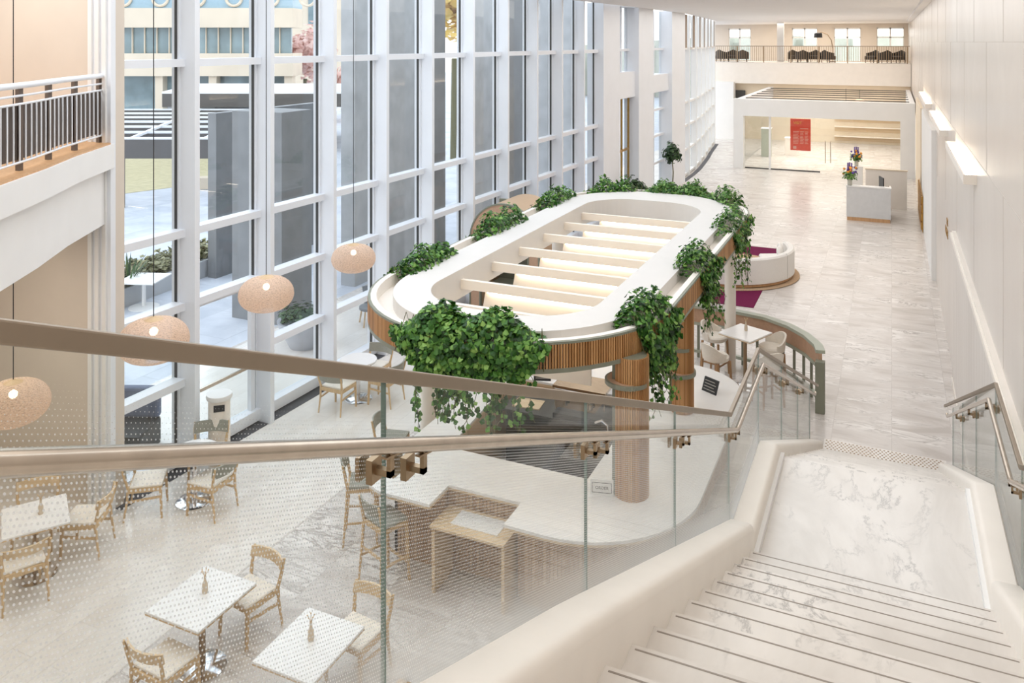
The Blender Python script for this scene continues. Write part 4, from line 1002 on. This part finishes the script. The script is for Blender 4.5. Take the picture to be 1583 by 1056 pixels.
# ------------------------------------------------------------------ potted trees by the piers
def potted(name, label, x, y, h, rc, n, lm):
    t = thing(name, label, 'plant', (x,y,0)); MB().lathe([(.16,0),(.22,.3),(.23,.32),(.1,.33)], (0,0,0), 20).build('pot', M['black'], t, smooth=True)
    MB().tube([(0,0,.3),(.03,.02,h*.5),(-.02,0,h-rc*.6)], .025, 8, [.03,.025,.02]).build('trunk', M['stem'], t)
    mb = MB()
    for _ in range(n):
        v = Vector((R.gauss(0,1),R.gauss(0,1),R.gauss(0,1))).normalized(); r = rc*R.uniform(.5,1)*(1+.25*sin(v.x*5+v.z*4)); leaf(mb, Vector((v.x*r,v.y*r,h+v.z*r*1.1)), v+Vector((0,0,.4)), .13, R.uniform(0,6))
    mb.build('crown', M[lm], t); return t
potted('potted_tree', 'slim potted tree in front of the pier window', -8.75, 36.2, 1.75, .42, 420, 'leaf_dark')
potted('potted_shrub', 'dark potted shrub beside the brass door', -8.62, 29.9, 1.1, .5, 600, 'leaf_dark')

# ------------------------------------------------------------------ OUTSIDE
struct('ground', MB().box(-140,-10.05,-60,160,-.3,-.02), M['concrete'])
def row(px0, py0, px1, py1): return at(px0,py0), at(px1,py1)
a0 = [at(120,308), at(480,262), at(520,236), at(120,232)]
hm = MB(); xx = -40
while xx < 30: hm.box(xx, xx+R.uniform(3,6), 92+R.uniform(0,8), 106, 0, R.uniform(5.6,7.3)); xx += 3.5
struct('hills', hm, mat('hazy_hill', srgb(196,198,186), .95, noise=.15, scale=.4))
struct('lawn', MB().prism([a0[0],a0[1],a0[2],a0[3]][::-1], -.02, .0), M['grass'])
# planter, table, yucca on the terrace
pa, pb = at(150,470,.45), at(370,391,.45); dx, dy = pb[0]-pa[0], pb[1]-pa[1]; l = sqrt(dx*dx+dy*dy); nx, ny = -dy/l, dx/l
pa = (pa[0]+nx*.35, pa[1]+ny*.35); pb = (pb[0]+nx*.35, pb[1]+ny*.35)
pt = thing('terrace_planter', 'long low concrete planter with shrubs on the terrace', 'planter')
MB().prism([pa,pb,(pb[0]+nx*1.3,pb[1]+ny*1.3),(pa[0]+nx*1.3,pa[1]+ny*1.3)], -.02, .45).build('wall', mat('planter_concrete', srgb(186,188,190), .8), pt)
mb = MB()
for _ in range(2600):
    f = R.random(); g = R.uniform(.12,1.2); leaf(mb, Vector((pa[0]+dx*f+nx*g, pa[1]+dy*f+ny*g, .45+.35*R.random()*(.5+.5*sin(f*30)**2))), Vector((R.gauss(0,.5),R.gauss(0,.5),1)), .14, R.uniform(0,6))
mb.build('shrubs', leaf_mat('olive_shrub', [(0, srgb(96,100,70)), (1, srgb(176,172,132))]), pt)
x, y = at(200,452,.45); t = thing('yucca', 'spiky yucca on the terrace beside the white table', 'plant', (x-.5,y+.4,.45)); mb = MB()
for k in range(46):
    a = k*2.4; e = R.uniform(.25,1.25); L = R.uniform(.7,1.05); d = Vector((cos(a)*cos(e),sin(a)*cos(e),sin(e))); s_ = Vector((-sin(a),cos(a),0))*.025
    mb.add([-s_, s_, d*L*.6+s_*.9, d*L+Vector((0,0,-.08)), d*L*.6-s_*.9], [(0,1,2,4),(4,2,3)])
mb.build('blades', M['leaf_dark'], t)
MB().cyl((0,0,-.1),.06,.14,8).build('trunk', M['stem'], t)
x, y = at(222,474); t = thing('terrace_table', 'white square pedestal table outside on the terrace', 'table', (x,y,-.02), radians(20))
MB().box(-.48,.48,-.48,.48,.7,.73).build('tabletop', M['white'], t); MB().cyl((0,0,.03),.05,.68,14).build('pedestal', M['white'], t); MB().lathe([(.36,0),(.36,.02),(.06,.05)], (0,0,0), 28).build('base', M['white'], t)
x, y = at(476,585); t = thing('round_planter', 'round grey bowl planter with shrubs outside the window', 'planter', (-11.6,14.6,-.02))
MB().lathe([(.3,0),(.55,.5),(.58,.6),(.5,.6),(.45,.5)], (0,0,0), 28).build('bowl', mat('bowl_planter', srgb(176,178,184), .7), t, smooth=True)
mb = MB()
for _ in range(420): a = R.uniform(0,6.3); r = .55*sqrt(R.random()); leaf(mb, Vector((r*cos(a),r*sin(a),.62+.25*R.random())), Vector((cos(a)*.4,sin(a)*.4,1)), .11, R.uniform(0,6))
mb.build('shrubs', M['leaf_dark'], t)
wc = thing('wicker_chair', 'grey wicker armchair outside behind the fourth window bay', 'chair', (-11.1,16.4,-.02), 2.4)
rings = [[(.24*cos(a),.24*sin(a),.4),(.27*cos(a),.27*sin(a),.4),(.38*cos(a),.38*sin(a),.82),(.35*cos(a),.35*sin(a),.82)] for a in [radians(160+220*k/14) for k in range(15)]]
MB().loft(rings, True, True).build('backrest', M['dark_stone'], wc); MB().cyl((0,0,.38),.27,.06,20).build('seat', M['dark_stone'], wc)
for sx in (-1,1):
    for sy in (-1,1): MB().bar((sx*.22,sy*.22,0),(sx*.17,sy*.17,.38),.03,.03).build('leg', M['oak'], wc)
x, y = -11.3, 8.9
t = thing('terrace_sofa', 'dark upholstered terrace seat just outside the first window bay', 'seat', (-11.3,9.6,-.02), .4)
MB().box(-.5,.5,-.4,.4,.0,.45).build('seat', M['dark'], t, bevel=.05); MB().box(-.5,.5,.25,.42,.45,.95).build('backrest', mat('slate_blue_fabric', srgb(110,118,140), .8), t, bevel=.05)
# stone monolith and portico columns
x, y = at(405,492)
tag(MB().box(x-.75,x+.75,y-.2,y+.9,-.02,4.95).build('stone_pillar', M['dark_stone']), 'dark grey free-standing stone pillar on the terrace behind the second mullion', 'pillar')
def xcol(label, pxa, pxb, X, m, h=11, dep=.45):
    def yy(px): a = (px-791)/FPX; return X*(cos(TH)+a*sin(TH))/(a*cos(TH)-sin(TH))
    tag(MB().box(X-dep, X, yy(pxa), yy(pxb), -.02, h).build('stone_column', M[m]), label, 'column', 'grey stone columns outside the glass')
xcol('grey stone column outside, behind the third and fourth window bays', 548, 640, -13.2, 'grey_stone')
xcol('grey stone column outside, left of the yellow sunlit gap', 654, 688, -13.2, 'dark_stone')
xcol('grey stone column outside, right of the yellow sunlit gap', 728, 768, -13.2, 'grey_stone')
xcol('grey stone column outside, seen through the eighth window bay', 780, 822, -13.2, 'dark_stone')
xcol('grey stone column outside, seen through the last window bays', 846, 866, -13.2, 'grey_stone')
xcol('pale stone column outside, seen at the end of the window bays', 884, 902, -13.2, 'grey_stone')
tag(MB().box(-17.5,-17.2,17.8,22.5,-.02,4.6).build('stone_screen', M['dark_stone']), 'dark grey stone screen wall outside behind the columns', 'wall')
# dark pavilion on the plaza
pvn = thing('plaza_pavilion', 'dark flat roofed steel pavilion on the plaza outside', 'pavilion')
A, B = at(100,1e9,0), 0
def atd(px, d, z): u = (px-791)/FPX*d; return (-sin(TH)*d+cos(TH)*u, cos(TH)*d+sin(TH)*u, z)
P1, P2, P3, P4 = atd(120,33,0), atd(500,33,0), atd(500,47,0), atd(140,47,0)
def ed(p, q, z0, z1, w=.2): 
    return MB().bar((p[0],p[1],(z0+z1)/2), (q[0],q[1],(z0+z1)/2), w, z1-z0)
for p, q in ((P1,P2),(P2,P3),(P3,P4),(P4,P1)): ed(p, q, 2.0, 2.75).build('fascia_beam', M['pav'], pvn)
for k in range(1, 12):
    f = k/12; p = [P1[i]+(P4[i]-P1[i])*f for i in range(2)]; q = [P2[i]+(P3[i]-P2[i])*f for i in range(2)]
    MB().bar((p[0],p[1],2.55),(q[0],q[1],2.55),.06,.3).build('louvre', M['pav'], pvn)
for k in range(7):
    f = k/6; p = [P1[i]+(P4[i]-P1[i])*f for i in range(2)]; q = [P2[i]+(P3[i]-P2[i])*f for i in range(2)]
    MB().bar((p[0],p[1],2.78),(q[0],q[1],2.78),.1,.1).build('roof_rib', M['cool_white'], pvn)
for k in range(3):
    f = .22+k*.3; p = [P1[i]+(P2[i]-P1[i])*f for i in range(2)]; q = [P4[i]+(P3[i]-P4[i])*(f+.25) for i in range(2)]
    MB().bar((p[0],p[1],2.8),(q[0],q[1],2.8),.12,.1).build('roof_rib', M['cool_white'], pvn)
p = atd(184,33.2,0); MB().bar((p[0],p[1],0),(p[0],p[1],2.0),.3,.3).build('post', M['pav'], pvn); p = atd(446,33.4,0); MB().bar((p[0],p[1],0),(p[0],p[1],2.0),.3,.3).build('post', M['pav'], pvn)
Q = [atd(250,50,0), atd(560,50,0), atd(560,60,0), atd(300,60,0)]
up = thing('plaza_roof', 'pale upper roof behind the dark plaza pavilion', 'roof'); MB().prism([(p[0],p[1]) for p in Q], 2.7, 3.5).build('fascia', M['pav'], up); MB().prism([(p[0],p[1]) for p in Q], 3.5, 3.62).build('deck', M['cool_white'], up)
p = atd(330,55,0); MB().box(p[0]-2,p[0]+2,p[1]-2,p[1]+2,0,2.7).build('core', M['dark_stone'], up)
b = thing('plaza_bench', 'low white concrete bench on the plaza lawn edge', 'bench', at(325,291)+(0,), TH); MB().box(-1.0,1.0,-.3,.3,0,.5).build('block', M['facade'], b)
# limestone building across the plaza
fb = thing('office_building', 'pale limestone building with bands of windows across the plaza', 'building')
d = 66
def fbox(pxa, pxb, z0, z1, m, dd, nm, th=1.0, par=None):
    p, q = atd(pxa, dd, 0), atd(pxb, dd, 0); n = (-sin(TH)*th, cos(TH)*th)
    return MB().prism([p[:2], q[:2], (q[0]+n[0], q[1]+n[1]), (p[0]+n[0], p[1]+n[1])], z0, z1).build(nm, m, par or fb)
fbox(60, 452, 3.9, 5.7, M['facade'], d, 'lower_band', 3); fbox(60, 452, 7.75, 9.3, M['facade'], d, 'upper_band', 3)
fbox(60, 452, 9.3, 13, M['blue_roof'], d+.5, 'blue_storey', 3)
fbox(60, 450, 5.7, 7.75, M['facade_glass'], d+.8, 'window_strip', .3); fbox(60, 450, 0, 3.9, M['facade_glass'], d+1.2, 'window_strip', .3)
for k in range(20): fbox(70+k*19, 71.2+k*19, 5.7, 7.75, M['facade'], d+.6, 'mullion', .2); 
for px in (160, 245, 328, 400, 445): fbox(px-6, px+6, 0, 3.9, M['facade'], d+.3, 'pier', 1)
for k in range(6):
    c0 = atd(190+k*57, d+.4, 10.1); MB().tube([(c0[0]+cos(a)*.62*cos(TH), c0[1]+cos(a)*.62*sin(TH), c0[2]+sin(a)*.62) for a in [2*pi*q/20 for q in range(21)]], .12, 6).build('roundel', M['facade'], fb)
tb = thing('tower_building', 'tall pale tower with blue windows behind the plaza trees', 'building')
fbox(415, 620, 0, 40, M['facade'], 110, 'shell', 6, tb)
for k in range(7):
    for j in range(4): fbox(424+k*26, 438+k*26, 9+j*6, 13+j*6, M['facade_glass'], 109.8, 'window', .2, tb)
def tree(label, px, d_, h, r, lm, n=900, s=.5):
    p = atd(px, d_, 0); t = thing('street_tree', label, 'tree', p); MB().tube([(0,0,0),(.1,0,h*.6)], .18, 8).build('trunk', M['stem'], t); mb = MB()
    for _ in range(n):
        v = Vector((R.gauss(0,1),R.gauss(0,1),R.gauss(0,1))).normalized(); q = r*R.uniform(.4,1)*(1+.3*sin(v.x*4+v.y*5)); leaf(mb, Vector((v.x*q,v.y*q,h+v.z*q*.8)), v, s, R.uniform(0,6))
    mb.build('crown', lm, t)
pk = leaf_mat('blossom', [(0, srgb(214,170,160)), (1, srgb(240,214,204))]); ye = leaf_mat('autumn_leaf', [(0, srgb(214,180,90)), (1, srgb(250,226,140))])
tree('pink blossoming tree beyond the plaza pavilion', 470, 75, 5.5, 3.2, pk); tree('pale pink tree farther right beyond the plaza', 548, 70, 3.0, 2.6, pk); tree('yellow autumn tree glowing between two stone columns', 700, 46, 9.5, 3.4, ye, 1500)

# ------------------------------------------------------------------ light
w = bpy.data.worlds.new('sky'); S.world = w; w.use_nodes = True
nt = w.node_tree; bg = nt.nodes['Background']
tcx = nt.nodes.new('ShaderNodeTexCoord'); sp = nt.nodes.new('ShaderNodeSeparateXYZ'); cr = nt.nodes.new('ShaderNodeValToRGB')
nt.links.new(tcx.outputs['Generated'], sp.inputs[0]); nt.links.new(sp.outputs['Z'], cr.inputs[0]); nt.links.new(cr.outputs[0], bg.inputs[0])
cr.color_ramp.elements[0].position = .0; cr.color_ramp.elements[0].color = (1, .985, .96, 1); cr.color_ramp.elements[1].position = .7; cr.color_ramp.elements[1].color = (.80, .89, 1, 1)
bg.inputs[1].default_value = 1.75
def area(name, loc, size, power, col=(1,.93,.84), rot=(0,0,0), sy=None):
    l = bpy.data.lights.new(name, 'AREA'); l.energy = power; l.color = col; l.size = size
    if sy: l.shape = 'RECTANGLE'; l.size_y = sy
    o = bpy.data.objects.new(name, l); COL.objects.link(o); o.location = loc; o.rotation_euler = rot; return o
for k, y in enumerate((24, 31, 38, 45, 52)): area('ceiling_fill', (-4.0, y, 7.9), 9, 150, (1,.965,.92), (0,0,0), 7)  # broad fill lamps added under the ceiling to brighten the hall
area('stair_fill', (-3.2, 5.5, 11.3), 7, 190, (1,.95,.89), (0,0,0), 11)  # added overhead fill, lifts the stairs and cafe
area('gallery_fill', (-5, 62, 7.9), 10, 200, (1,.92,.82), (0,0,0), 4)  # added soft fill for the far gallery
area('shop_fill', (-3.2, 51.5, 3.35), 7, 330, (1,.95,.88), (0,0,0), 11)  # one wide added fill lamp, brightens the shop interior
area('balcony_light', (-11.2, 6.4, 9.2), 1.0, 46, (1,.98,.95), (0,0,0))
area('soffit_light', (-10.8, 6.2, 3.9), 1.6, 24, (1,.9,.78), (0,0,0))

# ------------------------------------------------------------------ camera
cam = bpy.data.cameras.new('camera'); co = bpy.data.objects.new('camera', cam); COL.objects.link(co)
co.location = (0, 0, EYE); co.rotation_euler = (pi/2, 0, TH)
cam.sensor_width = 36; cam.lens = FPX/1583*36; cam.shift_y = -(528-65)/1583; cam.clip_start = .02; cam.clip_end = 500
S.camera = co
S.view_settings.view_transform = 'Standard'; S.view_settings.look = 'None'; S.view_settings.gamma = 1; S.view_settings.exposure = .54
S.view_settings.use_curve_mapping = False
S.cycles.transparent_max_bounces = 40; S.cycles.max_bounces = 8; S.cycles.caustics_reflective = False; S.cycles.caustics_refractive = False
